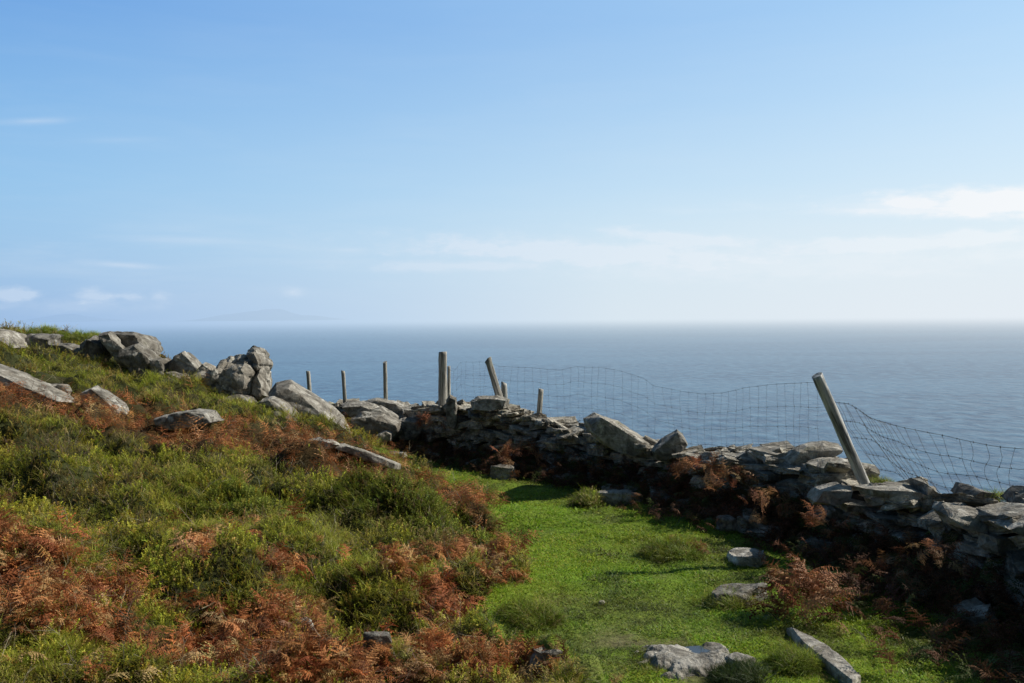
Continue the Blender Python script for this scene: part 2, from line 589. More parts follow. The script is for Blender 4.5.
def build_world():
    w = bpy.data.worlds.new("World")
    SC.world = w
    w.use_nodes = True
    nt = w.node_tree
    nt.nodes.clear()
    ln = nt.links
    sky = N(nt, 'ShaderNodeTexSky')
    sky.sky_type = 'NISHITA'
    sky.sun_disc = False
    sky.sun_elevation = SUN_EL
    sky.sun_rotation = SUN_AZ
    sky.altitude = 50
    sky.air_density = 1.0
    sky.dust_density = 1.0
    sky.ozone_density = 1.6
    tc = N(nt, 'ShaderNodeTexCoord')
    sep = N(nt, 'ShaderNodeSeparateXYZ')
    ln.new(tc.outputs['Generated'], sep.inputs[0])
    X, Y, Z = sep.outputs
    SKYS = .12
    base = mixc(nt, 1.0, sky.outputs[0], (SKYS, SKYS, SKYS), 'MULTIPLY')
    base = mixc(nt, 1.0, base, (1.0, 1.0, 1.0), 'MULTIPLY')
    hz = nt.nodes.new('ShaderNodeGroup')
    hz.node_tree = HZ
    ln.new(tc.outputs['Generated'], hz.inputs[0])
    # clear sky brightened toward the sun side, milky veil low down
    elev = mathn(nt, 'ARCSINE', Z)
    veil = ramp(nt, mathn(nt, 'MULTIPLY', elev, 1 / .5, clamp=True), [(0.0, 1.0), (.04, .92), (.10, .74), (.18, .50), (.28, .24), (.45, .08), (1.0, 0.0)])
    azz = mathn(nt, 'ARCTAN2', X, Y)
    # higher air: pale blue
    tt = mathn(nt, 'MULTIPLY_ADD', azz, .75, .42, clamp=True)
    high = mixc(nt, tt, (.145, .375, .79), (.46, .73, 1.0))
    low = mixc(nt, tt, (.35, .67, .93), (.80, .95, 1.0))
    blue = mixc(nt, ramp(nt, mathn(nt, 'MULTIPLY', elev, 2.4, clamp=True), [(0.12, 1.0), (.75, 0.0)]), high, low)
    base = mixc(nt, .90, base, blue)
    c = mixc(nt, veil, base, hz.outputs[0])

    # clouds, laid out by azimuth and elevation on the dome
    az = mathn(nt, 'ARCTAN2', X, Y)
    comb = N(nt, 'ShaderNodeCombineXYZ')
    ln.new(mathn(nt, 'MULTIPLY', az, 5.0), comb.inputs[0])
    ln.new(mathn(nt, 'MULTIPLY', elev, 34.0), comb.inputs[1])
    n1 = N(nt, 'ShaderNodeTexNoise')
    n1.inputs['Scale'].default_value = 1.0
    n1.inputs['Detail'].default_value = 7
    n1.inputs['Roughness'].default_value = .58
    n1.inputs['Distortion'].default_value = .35
    ln.new(comb.outputs[0], n1.inputs['Vector'])
    comb2 = N(nt, 'ShaderNodeCombineXYZ')
    ln.new(mathn(nt, 'MULTIPLY', az, 26.0), comb2.inputs[0])
    ln.new(mathn(nt, 'MULTIPLY', elev, 60.0), comb2.inputs[1])
    n3 = N(nt, 'ShaderNodeTexNoise')
    n3.inputs['Scale'].default_value = 1.0
    n3.inputs['Detail'].default_value = 6
    n3.inputs['Roughness'].default_value = .6
    ln.new(comb2.outputs[0], n3.inputs['Vector'])

    def blob(u, v, ru, rv, soft, strength, nz, amt, rot=0.0):
        q = at(u, v, 1.0)
        a0 = math.atan2(q[0], 1.0)
        e0 = math.atan2(q[2] - EYE, math.hypot(q[0], 1.0))
        dx = mathn(nt, 'SUBTRACT', az, a0)
        dy = mathn(nt, 'SUBTRACT', elev, e0)
        dy = mathn(nt, 'ADD', dy, mathn(nt, 'MULTIPLY', dx, rot))
        dx = mathn(nt, 'MULTIPLY', dx, F / ru)
        dy = mathn(nt, 'MULTIPLY', dy, F / rv)
        r = mathn(nt, 'SQRT', mathn(nt, 'ADD', mathn(nt, 'MULTIPLY', dx, dx), mathn(nt, 'MULTIPLY', dy, dy)))
        r = mathn(nt, 'ADD', r, mathn(nt, 'MULTIPLY', mathn(nt, 'SUBTRACT', nz, .5), amt))
        f = mathn(nt, 'SUBTRACT', 1.0, mathn(nt, 'DIVIDE', mathn(nt, 'SUBTRACT', r, 1 - soft), soft * 2), clamp=True)
        f = mathn(nt, 'MULTIPLY', mathn(nt, 'MULTIPLY', f, f), strength)
        return f
    A, B = n1.outputs['Fac'], n3.outputs['Fac']
    AB = mathn(nt, 'MULTIPLY', mathn(nt, 'ADD', A, B), .5)
    blobs = [
        (1040, 201, 140, 12, .50, .95, AB, 4.2, .05), (940, 209, 95, 5, .6, .75, AB, 3.6, .03), (1090, 190, 90, 9, .5, .8, AB, 3.0, 0), (1000, 204, 180, 9, .8, .45, A, 4.5, .04),
        (590, 252, 190, 14, .5, .55, AB, 5.0, .05), (700, 240, 90, 8, .5, .50, AB, 4.5, .10), (880, 246, 170, 10, .5, .50, AB, 5.0, -.02), (460, 266, 110, 6, .5, .40, AB, 4.0, 0), (800, 262, 260, 16, .6, .3, AB, 5, 0),
        (180, 240, 55, 4, .7, .28, A, 1.2, 0), (125, 265, 34, 3.5, .7, .50, B, 1.0, .06), (35, 121, 28, 3, .8, .38, B, .8, -.12), (118, 140, 35, 3, .8, .12, B, .8, -.1),
        (350, 250, 22, 3, .8, .22, B, .8, 0), (12, 295, 22, 6, .7, .60, B, 4.5, 0), (98, 297, 18, 6, .7, .55, B, 4.5, 0), (135, 296, 12, 6, .7, .5, B, 4.5, 0), (158, 295, 9, 5, .7, .4, B, 4, 0), (293, 292, 10, 5, .8, .5, B, 2.4, 0), (70, 305, 80, 6, .8, .22, B, 4, 0),
        (330, 262, 60, 4, .8, .15, A, 1.5, 0),
    ]
    tot = None
    for b in blobs:
        f = blob(*b)
        tot = f if tot is None else mathn(nt, 'MAXIMUM', tot, f)
    front = mathn(nt, 'GREATER_THAN', Y, 0.0)
    tot = mathn(nt, 'MULTIPLY', tot, front)
    # general thin cirrus texture across the veil
    wis = ramp(nt, A, [(.45, 0.0), (.75, 1.0)])
    band = ramp(nt, mathn(nt, 'MULTIPLY', elev, 2.0, clamp=True), [(0.0, 0.0), (.06, .25), (.16, .5), (.22, .15), (.5, .10), (1.0, 0.0)])
    c = mixc(nt, mathn(nt, 'MULTIPLY', mathn(nt, 'MULTIPLY', wis, band), .5), c, (.74, .82, .90))
    cc = mixc(nt, mathn(nt, 'MULTIPLY_ADD', az, .9, .5, clamp=True), (.60, .72, .88), (.93, .95, .97))
    c = mixc(nt, tot, c, cc)
    zen = ramp(nt, mathn(nt, 'DIVIDE', elev, 1.5708, clamp=True), [(.25, 1.0), (.45, .32), (1.0, .18)])
    rear = ramp(nt, mathn(nt, 'MULTIPLY_ADD', Y, .5, .5), [(.30, .28), (.68, 1.0)])  # unseen sky overhead and behind dimmed to weaken the fill light
    c = mixc(nt, 1.0, c, zen, 'MULTIPLY')
    c = mixc(nt, 1.0, c, rear, 'MULTIPLY')
    bg = N(nt, 'ShaderNodeBackground')
    bg.inputs['Strength'].default_value = 1.0
    ln.new(c, bg.inputs['Color'])
    o = N(nt, 'ShaderNodeOutputWorld')
    ln.new(bg.outputs[0], o.inputs[0])


build_world()
sun = bpy.data.lights.new('sun', 'SUN')
sun.energy = 5.0
sun.angle = math.radians(.53)
sun.color = (1.0, .95, .86)
so = bpy.data.objects.new('sun', sun)
link(so)
sd = Vector((math.sin(SUN_AZ) * math.cos(SUN_EL), math.cos(SUN_AZ) * math.cos(SUN_EL), math.sin(SUN_EL)))
so.rotation_euler = sd.to_track_quat('Z', 'Y').to_euler()
so.location = (10, 5, 20)


def add_haze(nt, shader, L, power=1.0, fmax=1.0):  # haze painted onto far surfaces as emission that grows with distance
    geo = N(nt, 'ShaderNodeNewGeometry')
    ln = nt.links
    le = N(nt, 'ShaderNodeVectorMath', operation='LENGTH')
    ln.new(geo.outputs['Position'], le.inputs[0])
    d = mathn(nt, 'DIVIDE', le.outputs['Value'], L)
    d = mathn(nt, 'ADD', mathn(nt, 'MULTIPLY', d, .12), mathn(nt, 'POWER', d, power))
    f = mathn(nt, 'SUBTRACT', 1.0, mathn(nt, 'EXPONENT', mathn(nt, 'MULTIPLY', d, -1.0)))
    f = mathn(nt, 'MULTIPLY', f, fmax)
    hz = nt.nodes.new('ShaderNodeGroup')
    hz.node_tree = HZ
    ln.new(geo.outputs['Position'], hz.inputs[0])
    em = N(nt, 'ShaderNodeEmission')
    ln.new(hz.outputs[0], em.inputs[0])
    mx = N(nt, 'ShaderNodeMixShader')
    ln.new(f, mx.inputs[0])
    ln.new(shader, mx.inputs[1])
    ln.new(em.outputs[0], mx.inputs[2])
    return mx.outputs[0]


def build_sea():
    r = np.concatenate([[40], np.geomspace(80, 120000, 60)])
    th = np.linspace(0, 2 * np.pi, 181)[:-1]
    V = np.stack([np.outer(r, np.cos(th)), np.outer(r, np.sin(th)), np.full((len(r), len(th)), SEA_Z)], -1).reshape(-1, 3)
    n = len(th)
    i, j = np.meshgrid(np.arange(len(r) - 1), np.arange(n), indexing='ij')
    Q = np.stack([i * n + j, (i + 1) * n + j, (i + 1) * n + (j + 1) % n, i * n + (j + 1) % n], -1).reshape(-1, 4)
    m, nt, nd, ln = mat_new('sea_water')
    geo = N(nt, 'ShaderNodeNewGeometry')
    b = N(nt, 'ShaderNodeBsdfPrincipled')
    b.inputs['Roughness'].default_value = .25
    b.inputs['Specular IOR Level'].default_value = .14
    b.inputs['IOR'].default_value = 1.33
    mp = N(nt, 'ShaderNodeMapping')
    mp.inputs['Scale'].default_value = (.055, .040, .05)
    mp.inputs['Rotation'].default_value = (0, 0, math.radians(8))
    ln.new(geo.outputs['Position'], mp.inputs['Vector'])
    w1 = N(nt, 'ShaderNodeTexNoise')
    w1.inputs['Scale'].default_value = 1.0
    w1.inputs['Detail'].default_value = 6
    w1.inputs['Roughness'].default_value = .62
    w1.inputs['Distortion'].default_value = .4
    ln.new(mp.outputs[0], w1.inputs['Vector'])
    mp2 = N(nt, 'ShaderNodeMapping')
    mp2.inputs['Scale'].default_value = (.0011, .0045, .002)
    mp2.inputs['Rotation'].default_value = (0, 0, math.radians(-6))
    ln.new(geo.outputs['Position'], mp2.inputs['Vector'])
    w2 = N(nt, 'ShaderNodeTexNoise')
    w2.inputs['Scale'].default_value = 1.0
    w2.inputs['Detail'].default_value = 6
    ln.new(mp2.outputs[0], w2.inputs['Vector'])
    c = ramp(nt, w2.outputs['Fac'], [(.40, (.009, .046, .108)), (.60, (.036, .100, .175))])
    c = mixc(nt, ramp(nt, w1.outputs['Fac'], [(.40, 0.0), (.64, 1.0)]), c, (.070, .158, .240))
    ln.new(c, b.inputs['Base Color'])
    bump = N(nt, 'ShaderNodeBump')
    bump.inputs['Strength'].default_value = .85
    bump.inputs['Distance'].default_value = 3.0
    ln.new(w1.outputs['Fac'], bump.inputs['Height'])
    ln.new(bump.outputs[0], b.inputs['Normal'])
    o = N(nt, 'ShaderNodeOutputMaterial')
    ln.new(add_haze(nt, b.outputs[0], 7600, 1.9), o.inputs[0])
    s = mesh_tri('sea', V, Q, None, m)
    tag(s, 'blue grey open sea fading into haze at the horizon', 'sea', kind='structure')


build_sea()


def build_islands():
    m, nt, nd, ln = mat_new('far_hills')
    b = N(nt, 'ShaderNodeBsdfDiffuse')
    n1 = N(nt, 'ShaderNodeTexNoise')
    n1.inputs['Scale'].default_value = .002
    geo = N(nt, 'ShaderNodeNewGeometry')
    ln.new(geo.outputs['Position'], n1.inputs['Vector'])
    ln.new(ramp(nt, n1.outputs['Fac'], [(.3, (.05, .07, .04)), (.7, (.11, .11, .07))]), b.inputs[0])
    o = N(nt, 'ShaderNodeOutputMaterial')
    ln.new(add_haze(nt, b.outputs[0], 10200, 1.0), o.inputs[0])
    for name, lab, u0, u1, D, hpx, seed in [
            ('distant_island', 'faint hazy island with a low peak on the horizon', 185, 345, 25000, 11, 1.0),
            ('distant_island', 'very faint low island on the horizon above the grassy crest', 20, 120, 28000, 6, 2.0)]:
        U = np.linspace(u0, u1, 90)
        Dd = np.linspace(-1, 1, 14)
        x = (U - 512) / F * D
        t = (U - u0) / (u1 - u0)
        prof = np.exp(-((t - .54) / .17) ** 2) * .75 + .45 * np.exp(-((t - .3) / .16) ** 2) + .35 * np.exp(-((t - .82) / .12) ** 2)
        prof *= (.75 + .5 * fbm(np.stack([t * 9 + seed, t * 0, t * 0], -1), 4)) * np.sin(np.pi * np.clip(t, 0, 1)) ** .4
        Xg = np.broadcast_to(x[None], (14, 90))
        Yg = D + Dd[:, None] * 2500 + 0 * Xg
        Zg = SEA_Z - 5 + prof[None] * np.clip(1 - np.abs(Dd[:, None]), 0, 1) ** .7 * (hpx / F * D + 100) * (.8 + .4 * fbm(np.stack([Xg / 900, Yg / 900, 0 * Xg + seed], -1), 3))
        V = np.stack([Xg, Yg, Zg], -1).reshape(-1, 3)
        i, j = np.meshgrid(np.arange(13), np.arange(89), indexing='ij')
        Q = np.stack([i * 90 + j, i * 90 + j + 1, (i + 1) * 90 + j + 1, (i + 1) * 90 + j], -1).reshape(-1, 4)
        ob = mesh_tri(name, V, Q, None, m, smooth=True)
        tag(ob, lab, 'island', kind='structure')


build_islands()

# ------------------------------------------------------------------ vegetation masks by place
BRACK = [(10, 396, 60, 13), (60, 404, 50, 12), (140, 424, 60, 14), (230, 436, 50, 14), (300, 448, 50, 17), (360, 470, 50, 15), (405, 488, 35, 12), (470, 508, 26, 14), (505, 540, 16, 26), (505, 585, 14, 16), (20, 394, 45, 11), (95, 412, 50, 12), (190, 440, 50, 14), (260, 440, 60, 14), (330, 460, 60, 13), (385, 480, 40, 11), (425, 495, 25, 9), (488, 525, 20, 26), (498, 568, 17, 20),
         (458, 498, 18, 9), (445, 612, 26, 26), (30, 565, 35, 22), (35, 610, 60, 24), (95, 632, 55, 14), (255, 652, 95, 30), (350, 672, 80, 20), (500, 668, 62, 17), (200, 553, 18, 13),
         (280, 572, 24, 10), (225, 628, 30, 14), (440, 655, 30, 14), (170, 610, 40, 8), (400, 575, 16, 12), (5, 540, 15, 12), (455, 560, 16, 8), (125, 600, 18, 14), (200, 370, 15, 6), (180, 395, 10, 5),
         (300, 615, 40, 8)]
GRASSY = [(330, 545, 75, 35), (240, 520, 50, 18), (400, 560, 30, 30), (130, 380, 70, 20), (150, 400, 60, 18), (250, 410, 35, 15), (90, 655, 60, 22), (60, 420, 70, 15), (430, 590, 30, 12), (410, 660, 30, 20)]
MUD = [(625, 645, 50, 22, .85), (690, 660, 85, 30, 1.0), (570, 672, 40, 14, .7), (505, 672, 30, 10, .5), (660, 575, 14, 4, .5), (705, 570, 8, 3, .6), (560, 535, 18, 4, .6), (740, 640, 40, 8, .5), (470, 670, 30, 10, .3), (600, 610, 30, 10, .25), (540, 660, 40, 20, .4), (605, 520, 16, 5, .5), (590, 515, 12, 4, .5)]


def ell(u, v, lst):
    s = np.zeros_like(u)
    for e in lst:
        w = e[4] if len(e) > 4 else 1.0
        s = np.maximum(s, w * np.exp(-(((u - e[0]) / e[2]) ** 2 + ((v - e[1]) / e[3]) ** 2) * .9))
    return s


# wall line: near face, with ground level D
WL = np.array([at(u, 340, D)[:2] for u, D in [(1700, 2.3), (1250, 3.4), (1024, 4.75), (960, 5.3), (900, 5.85), (865, 6.25), (830, 6.6), (780, 7.2), (740, 7.65), (700, 8.15), (660, 8.75),
                                            (620, 9.35), (560, 10.1), (520, 10.7), (480, 11.3), (440, 12.1), (405, 13.3), (375, 14.6), (345, 16.2), (325, 17.2)]])
WTOPV = [(1700, 575, 2.3), (1250, 520, 3.4), (1024, 525, 4.75), (990, 519, 5.0), (960, 512, 5.3), (900, 501, 5.85), (865, 495, 6.25), (830, 480, 6.6), (780, 466, 7.2), (740, 461, 7.65), (700, 460, 8.15), (660, 459, 8.75),  # unseen near end of the wall raised to throw a wider shadow
         (620, 448, 9.35), (560, 434, 10.1), (520, 424, 10.7), (480, 413, 11.3), (440, 409, 12.1), (405, 413, 13.3), (375, 410, 14.6), (345, 408, 16.2), (325, 406, 17.2)]
WL = np.array([at(u, 340, D)[:2] for u, v, D in WTOPV])
WTZ = np.array([at(u, v, D)[2] for u, v, D in WTOPV])
WS = np.concatenate([[0], np.cumsum(np.linalg.norm(np.diff(WL, axis=0), axis=1))])


def wall_pt(s):
    x = np.interp(s, WS, WL[:, 0])
    y = np.interp(s, WS, WL[:, 1])
    e = .25
    dx = np.interp(s + e, WS, WL[:, 0]) - np.interp(s - e, WS, WL[:, 0])
    dy = np.interp(s + e, WS, WL[:, 1]) - np.interp(s - e, WS, WL[:, 1])
    l = np.hypot(dx, dy) + 1e-9
    return x, y, dx / l, dy / l, np.interp(s, WS, WTZ)


_ws = np.linspace(0, WS[-1], 260)
_wx, _wy = np.interp(_ws, WS, WL[:, 0]), np.interp(_ws, WS, WL[:, 1])


def wall_side(x, y):
    """distance from the near face, positive toward the path; and distance along"""
    x = np.asarray(x, float)
    y = np.asarray(y, float)
    sh = x.shape
    xf, yf = x.ravel(), y.ravel()
    out = np.empty(len(xf))
    for s in range(0, len(xf), 20000):
        d = np.hypot(xf[s:s + 20000, None] - _wx, yf[s:s + 20000, None] - _wy)
        k = d.argmin(1)
        k0 = np.clip(k, 0, len(_wx) - 2)
        tx, ty = _wx[k0 + 1] - _wx[k0], _wy[k0 + 1] - _wy[k0]
        sg = tx * (yf[s:s + 20000] - _wy[k0]) - ty * (xf[s:s + 20000] - _wx[k0])
        out[s:s + 20000] = d[np.arange(len(k)), k] * np.sign(sg)
    return out.reshape(sh)


# ------------------------------------------------------------------ ground sheet
def build_ground():
    x, y, z = XX.ravel(), YY.ravel(), ZZ.ravel()
    u, v = proj(x, y, z)
    bk = bankness(x, y, z)
    ed = edge_dist(x, y)
    near = (y > .5) & (np.hypot(x, y) < 40)
    c = np.zeros((len(x), 3))
    nz = n2(x, y, 1.7, 4, 20.)[:, None]
    nb = n2(x, y, 5, 3, 21.)[:, None]
    turf = np.array([.15, .25, .020]) * (1 - nz) + np.array([.20, .25, .035]) * nz
    bank = np.array([.045, .05, .018]) * (.6 + .9 * nb)
    c[:] = turf * (1 - bk[:, None]) + bank * bk[:, None]
    mud = np.clip(ell(u, v, MUD) * near + 0, 0, 1)[:, None] * sstep(.38, .55, nb)
    c = c * (1 - mud) + np.array([.17, .135, .08]) * mud
    br = (ell(u, v, BRACK) * near * bk)[:, None]
    c = c * (1 - br * .7) + np.array([.075, .036, .018]) * br * .7
    ws = wall_side(x[:], y[:]) if True else 0
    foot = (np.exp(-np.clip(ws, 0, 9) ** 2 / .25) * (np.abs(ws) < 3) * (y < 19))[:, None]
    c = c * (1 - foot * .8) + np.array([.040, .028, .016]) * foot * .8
    cliff = sstep(3, 25, ed)[:, None]
    c = c * (1 - cliff) + (np.array([.075, .085, .03]) * nz + np.array([.12, .10, .07]) * (1 - nz)) * cliff
    nx, ny = len(GX), len(GY)
    i, j = np.meshgrid(np.arange(ny - 1), np.arange(nx - 1), indexing='ij')
    Q = np.stack([i * nx + j, i * nx + j + 1, (i + 1) * nx + j + 1, (i + 1) * nx + j], -1).reshape(-1, 4)
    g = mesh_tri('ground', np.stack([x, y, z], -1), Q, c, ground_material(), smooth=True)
    tag(g, 'grassy headland falling away to the sea', 'ground', kind='structure')


build_ground()

# ------------------------------------------------------------------ stones
ROCK = rock_material()
ROCKB = rock_material('boulder_stone', .75, 1.08, .8)
ROCKC = rock_material('lichened_crag', .75, .95, 1.2)
RW = np.random.default_rng(11)


def refine(bm, L, rounds=6):
    for _ in range(rounds):
        es = [e for e in bm.edges if e.calc_length() > L]
        if not es:
            break
        bmesh.ops.subdivide_edges(bm, edges=es, cuts=1, use_grid_fill=False)
        bmesh.ops.triangulate(bm, faces=[f for f in bm.faces if len(f.verts) > 3])
    return bm


def hull_arrays(pts, L, soften=2, amp=.02, freq=6.0, strat=None, seed=0.0):
    """convex block from points, subdivided, edges worn, surface roughened"""
    bm = bmesh.new()
    vs = [bm.verts.new(p) for p in pts]
    r = bmesh.ops.convex_hull(bm, input=vs)
    bmesh.ops.delete(bm, geom=list({g for g in r['geom_interior'] + r['geom_unused'] if isinstance(g, bmesh.types.BMVert) and g.is_valid}), context='VERTS')
    bmesh.ops.triangulate(bm, faces=bm.faces[:])
    refine(bm, L)
    for k in range(soften):
        bmesh.ops.smooth_vert(bm, verts=bm.verts[:], factor=.35, use_axis_x=True, use_axis_y=True, use_axis_z=True)
    bm.normal_update()
    V = np.array([v.co[:] for v in bm.verts])
    Nn = np.array([v.normal[:] for v in bm.verts])
    T = np.array([[v.index for v in f.verts] for f in bm.faces])
    bm.free()
    a = fbm(V * freq + seed * 3.1, 4, .55) - .5
    b = np.abs(fbm(V * freq * .45 + 40 + seed, 2) - .5) * 2
    disp = amp * (a * 1.6 - .7 * (1 - np.clip(b * 5, 0, 1)))
    if strat is not None:
        st = np.asarray(strat, float)
        st /= np.linalg.norm(st)
        q = V @ st * freq * 1.0 + fbm(V * freq * .25 + seed, 2) * 2.5
        fr = q - np.floor(q)
        disp = disp - amp * .35 * np.exp(-((fr - .5) / .12) ** 2)
    V = V + Nn * disp[:, None]
    return V, T


def stone_proto(seed, flat=.38, n=4):
    r = np.random.default_rng(seed)
    # rough block: box corners cut and jittered
    P = []
    for sx in (-1, 1):
        for sy in (-1, 1):
            for sz in (-1, 1):
                q = np.array([sx, sy, sz]) * r.uniform(.62, 1.0, 3)
                P.append(q)
    for _ in range(n):
        q = r.normal(size=3)
        q /= np.abs(q).max()
        P.append(q * r.uniform(.78, 1.0, 3))
    P = np.array(P) * .5
    return hull_arrays(P, .11, 0, .055, 4.0, (0, .15, 1), seed)


SPRO = [stone_proto(100 + k) for k in range(26)]


def Rxyz(yaw, tx, ty):
    return rotmats(np.array([yaw]), np.array([tx]), np.array([ty]))[0]


def basis(t, nrm, tiltt, tiltn, yaw):
    """columns: along t, along n, up; with tilts"""
    B = np.array([[t[0], nrm[0], 0], [t[1], nrm[1], 0], [0, 0, 1]])
    return B @ Rxyz(yaw, tiltt, tiltn)


# outlined rocks -------------------------------------------------------------
def outline_rock(name, label, cat, poly, D, thick, seed=0, mat=None, amp=.03, freq=5.0, tint=1.0, face=(.84, .62), L=None, shift=(0, 0), strat=(.3, .2, 1), lean=0.0, soften=2, group=None, parent=None, extra=None, back=1.0):
    """block whose silhouette from the path is poly (u, v); stands at distance D, thick metres deep"""
    r = np.random.default_rng(500 + seed)
    P = np.array([at(u, v, D) for u, v in poly])
    c = P.mean(0)
    pts = list(P)
    s1 = (P - c) * face[0] + c + np.array([shift[0], 0, shift[1]])
    s2 = (P - c) * face[1] + c - np.array([shift[0], 0, shift[1]]) * .3
    for q in s1:
        pts.append(q + np.array([0, -thick * .5 * r.uniform(.75, 1.1) + lean * (q[2] - c[2]), 0]) + r.normal(size=3) * .012)
    for q in s2:
        pts.append(q + np.array([0, thick * .5 * back * r.uniform(.75, 1.1), 0]))
    size = np.ptp(P, axis=0).max()
    if L is None:
        L = max(size / 36, .018)
    V, T = hull_arrays(pts, L, soften, amp, freq, strat, seed)
    if extra is not None:
        V = extra(V)
    o = np.array([c[0], c[1], V[:, 2].min()])
    colr = np.ones((len(V), 3)) * tint
    ob = mesh_tri(name, V, T, colr, mat or ROCKB, parent, smooth=False, origin=o)
    if cat:
        tag(ob, label, cat, group)
    return ob


BG = 'boulders along the crest of the bank'
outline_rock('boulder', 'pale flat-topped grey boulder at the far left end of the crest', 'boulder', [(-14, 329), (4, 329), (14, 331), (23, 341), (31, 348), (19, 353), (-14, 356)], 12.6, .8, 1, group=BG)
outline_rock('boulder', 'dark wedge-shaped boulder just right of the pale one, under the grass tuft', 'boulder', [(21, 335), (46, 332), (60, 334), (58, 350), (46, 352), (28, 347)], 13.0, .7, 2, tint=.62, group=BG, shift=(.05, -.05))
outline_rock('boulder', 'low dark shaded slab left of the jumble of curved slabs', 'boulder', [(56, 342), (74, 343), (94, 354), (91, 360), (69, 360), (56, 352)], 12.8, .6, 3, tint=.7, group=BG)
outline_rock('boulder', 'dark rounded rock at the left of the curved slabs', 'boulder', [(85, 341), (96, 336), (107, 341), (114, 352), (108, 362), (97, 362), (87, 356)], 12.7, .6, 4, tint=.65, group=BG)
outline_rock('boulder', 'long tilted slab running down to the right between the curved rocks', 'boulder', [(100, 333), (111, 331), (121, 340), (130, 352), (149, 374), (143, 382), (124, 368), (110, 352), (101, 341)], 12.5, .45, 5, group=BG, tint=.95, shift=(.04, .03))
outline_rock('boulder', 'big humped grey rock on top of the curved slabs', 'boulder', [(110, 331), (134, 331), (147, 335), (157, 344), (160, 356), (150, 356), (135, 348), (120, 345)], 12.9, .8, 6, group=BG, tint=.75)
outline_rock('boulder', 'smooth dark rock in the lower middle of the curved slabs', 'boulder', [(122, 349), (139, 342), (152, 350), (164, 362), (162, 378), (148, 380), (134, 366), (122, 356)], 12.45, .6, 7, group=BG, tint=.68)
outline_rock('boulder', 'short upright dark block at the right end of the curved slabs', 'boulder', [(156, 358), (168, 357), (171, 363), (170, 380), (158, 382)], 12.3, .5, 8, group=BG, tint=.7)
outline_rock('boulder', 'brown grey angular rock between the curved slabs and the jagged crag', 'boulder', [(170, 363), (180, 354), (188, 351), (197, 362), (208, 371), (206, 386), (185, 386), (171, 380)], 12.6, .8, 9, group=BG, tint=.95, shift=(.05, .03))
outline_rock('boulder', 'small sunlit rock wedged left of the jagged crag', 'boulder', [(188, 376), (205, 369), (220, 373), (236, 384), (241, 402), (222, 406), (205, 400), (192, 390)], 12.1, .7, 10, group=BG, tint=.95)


for lab, poly, D, sd_, tn in [
        ('low grey rock filling the dip left of the jagged crag', [(160, 376), (172, 370), (188, 372), (204, 382), (200, 394), (176, 392)], 12.2, 101, .95),
        ('shadowed rock at the foot of the jagged crag', [(222, 398), (238, 392), (254, 398), (262, 408), (250, 416), (230, 412)], 11.7, 102, .75),
        ('small split rock under the lower end of the big smooth boulder', [(300, 428), (316, 422), (338, 430), (348, 440), (330, 444), (306, 440)], 11.3, 103, 1.0),
        ('jumbled rock where the crest meets the wall, left of the stone step', [(392, 424), (404, 416), (420, 418), (428, 430), (418, 440), (400, 440)], 12.9, 104, .95),
        ('flat rock lying behind the ledge where the wall begins', [(362, 402), (376, 397), (400, 402), (416, 410), (404, 418), (380, 412)], 13.9, 105, 1.05),
        ('narrow angular rock between the small sunlit rock and the crag', [(196, 372), (206, 362), (216, 366), (224, 380), (216, 390), (202, 388)], 12.2, 106, 1.1)]:
    outline_rock('boulder', lab, 'boulder', poly, D, .5, sd_, group=BG, tint=tn, amp=.03, soften=1)


# jagged crag: body and head in one mesh
def crag():
    parts = []
    for poly, D, th, sd_, am in [
            ([(213, 370), (222, 360), (233, 354), (246, 353), (262, 356), (270, 372), (272, 386), (269, 402), (255, 408), (238, 406), (222, 398), (208, 390)], 12.3, 1.0, 21, .06),
            ([(247, 362), (248, 350), (254, 345), (261, 346), (266, 353), (272, 365), (268, 378), (256, 380)], 12.2, .6, 22, .05),
            ([(212, 374), (220, 360), (227, 359), (232, 370), (228, 388), (214, 388)], 12.0, .5, 23, .04),
            ([(252, 378), (262, 366), (270, 380), (271, 398), (262, 404), (252, 398)], 11.95, .5, 24, .04),
            ([(232, 368), (246, 358), (254, 372), (252, 396), (240, 404), (230, 390)], 11.85, .5, 25, .045)]:
        P = np.array([at(u, v, D) for u, v in poly])
        c = P.mean(0)
        r = np.random.default_rng(sd_)
        pts = list(P) + [q + np.array([0, -th * .5 * r.uniform(.6, 1.2), 0]) for q in (P - c) * .55 + c] + [q + np.array([0, th * .5, 0]) for q in (P - c) * .6 + c]
        V, T = hull_arrays(pts, .03, 1, am, 5.5, (.2, .5, 1), sd_)
        parts.append((V, T, np.array([1.0, 1.0, 1.0]) * r.uniform(1.0, 1.25)))
    V, T, Cc = merge(parts)
    ob = mesh_tri('rock_crag', V, T, Cc, ROCKC, smooth=False, origin=np.array([-3.6, 12.2, .4]))
    tag(ob, 'tall jagged crag mottled with white lichen, highest rock against the sea', 'rock')


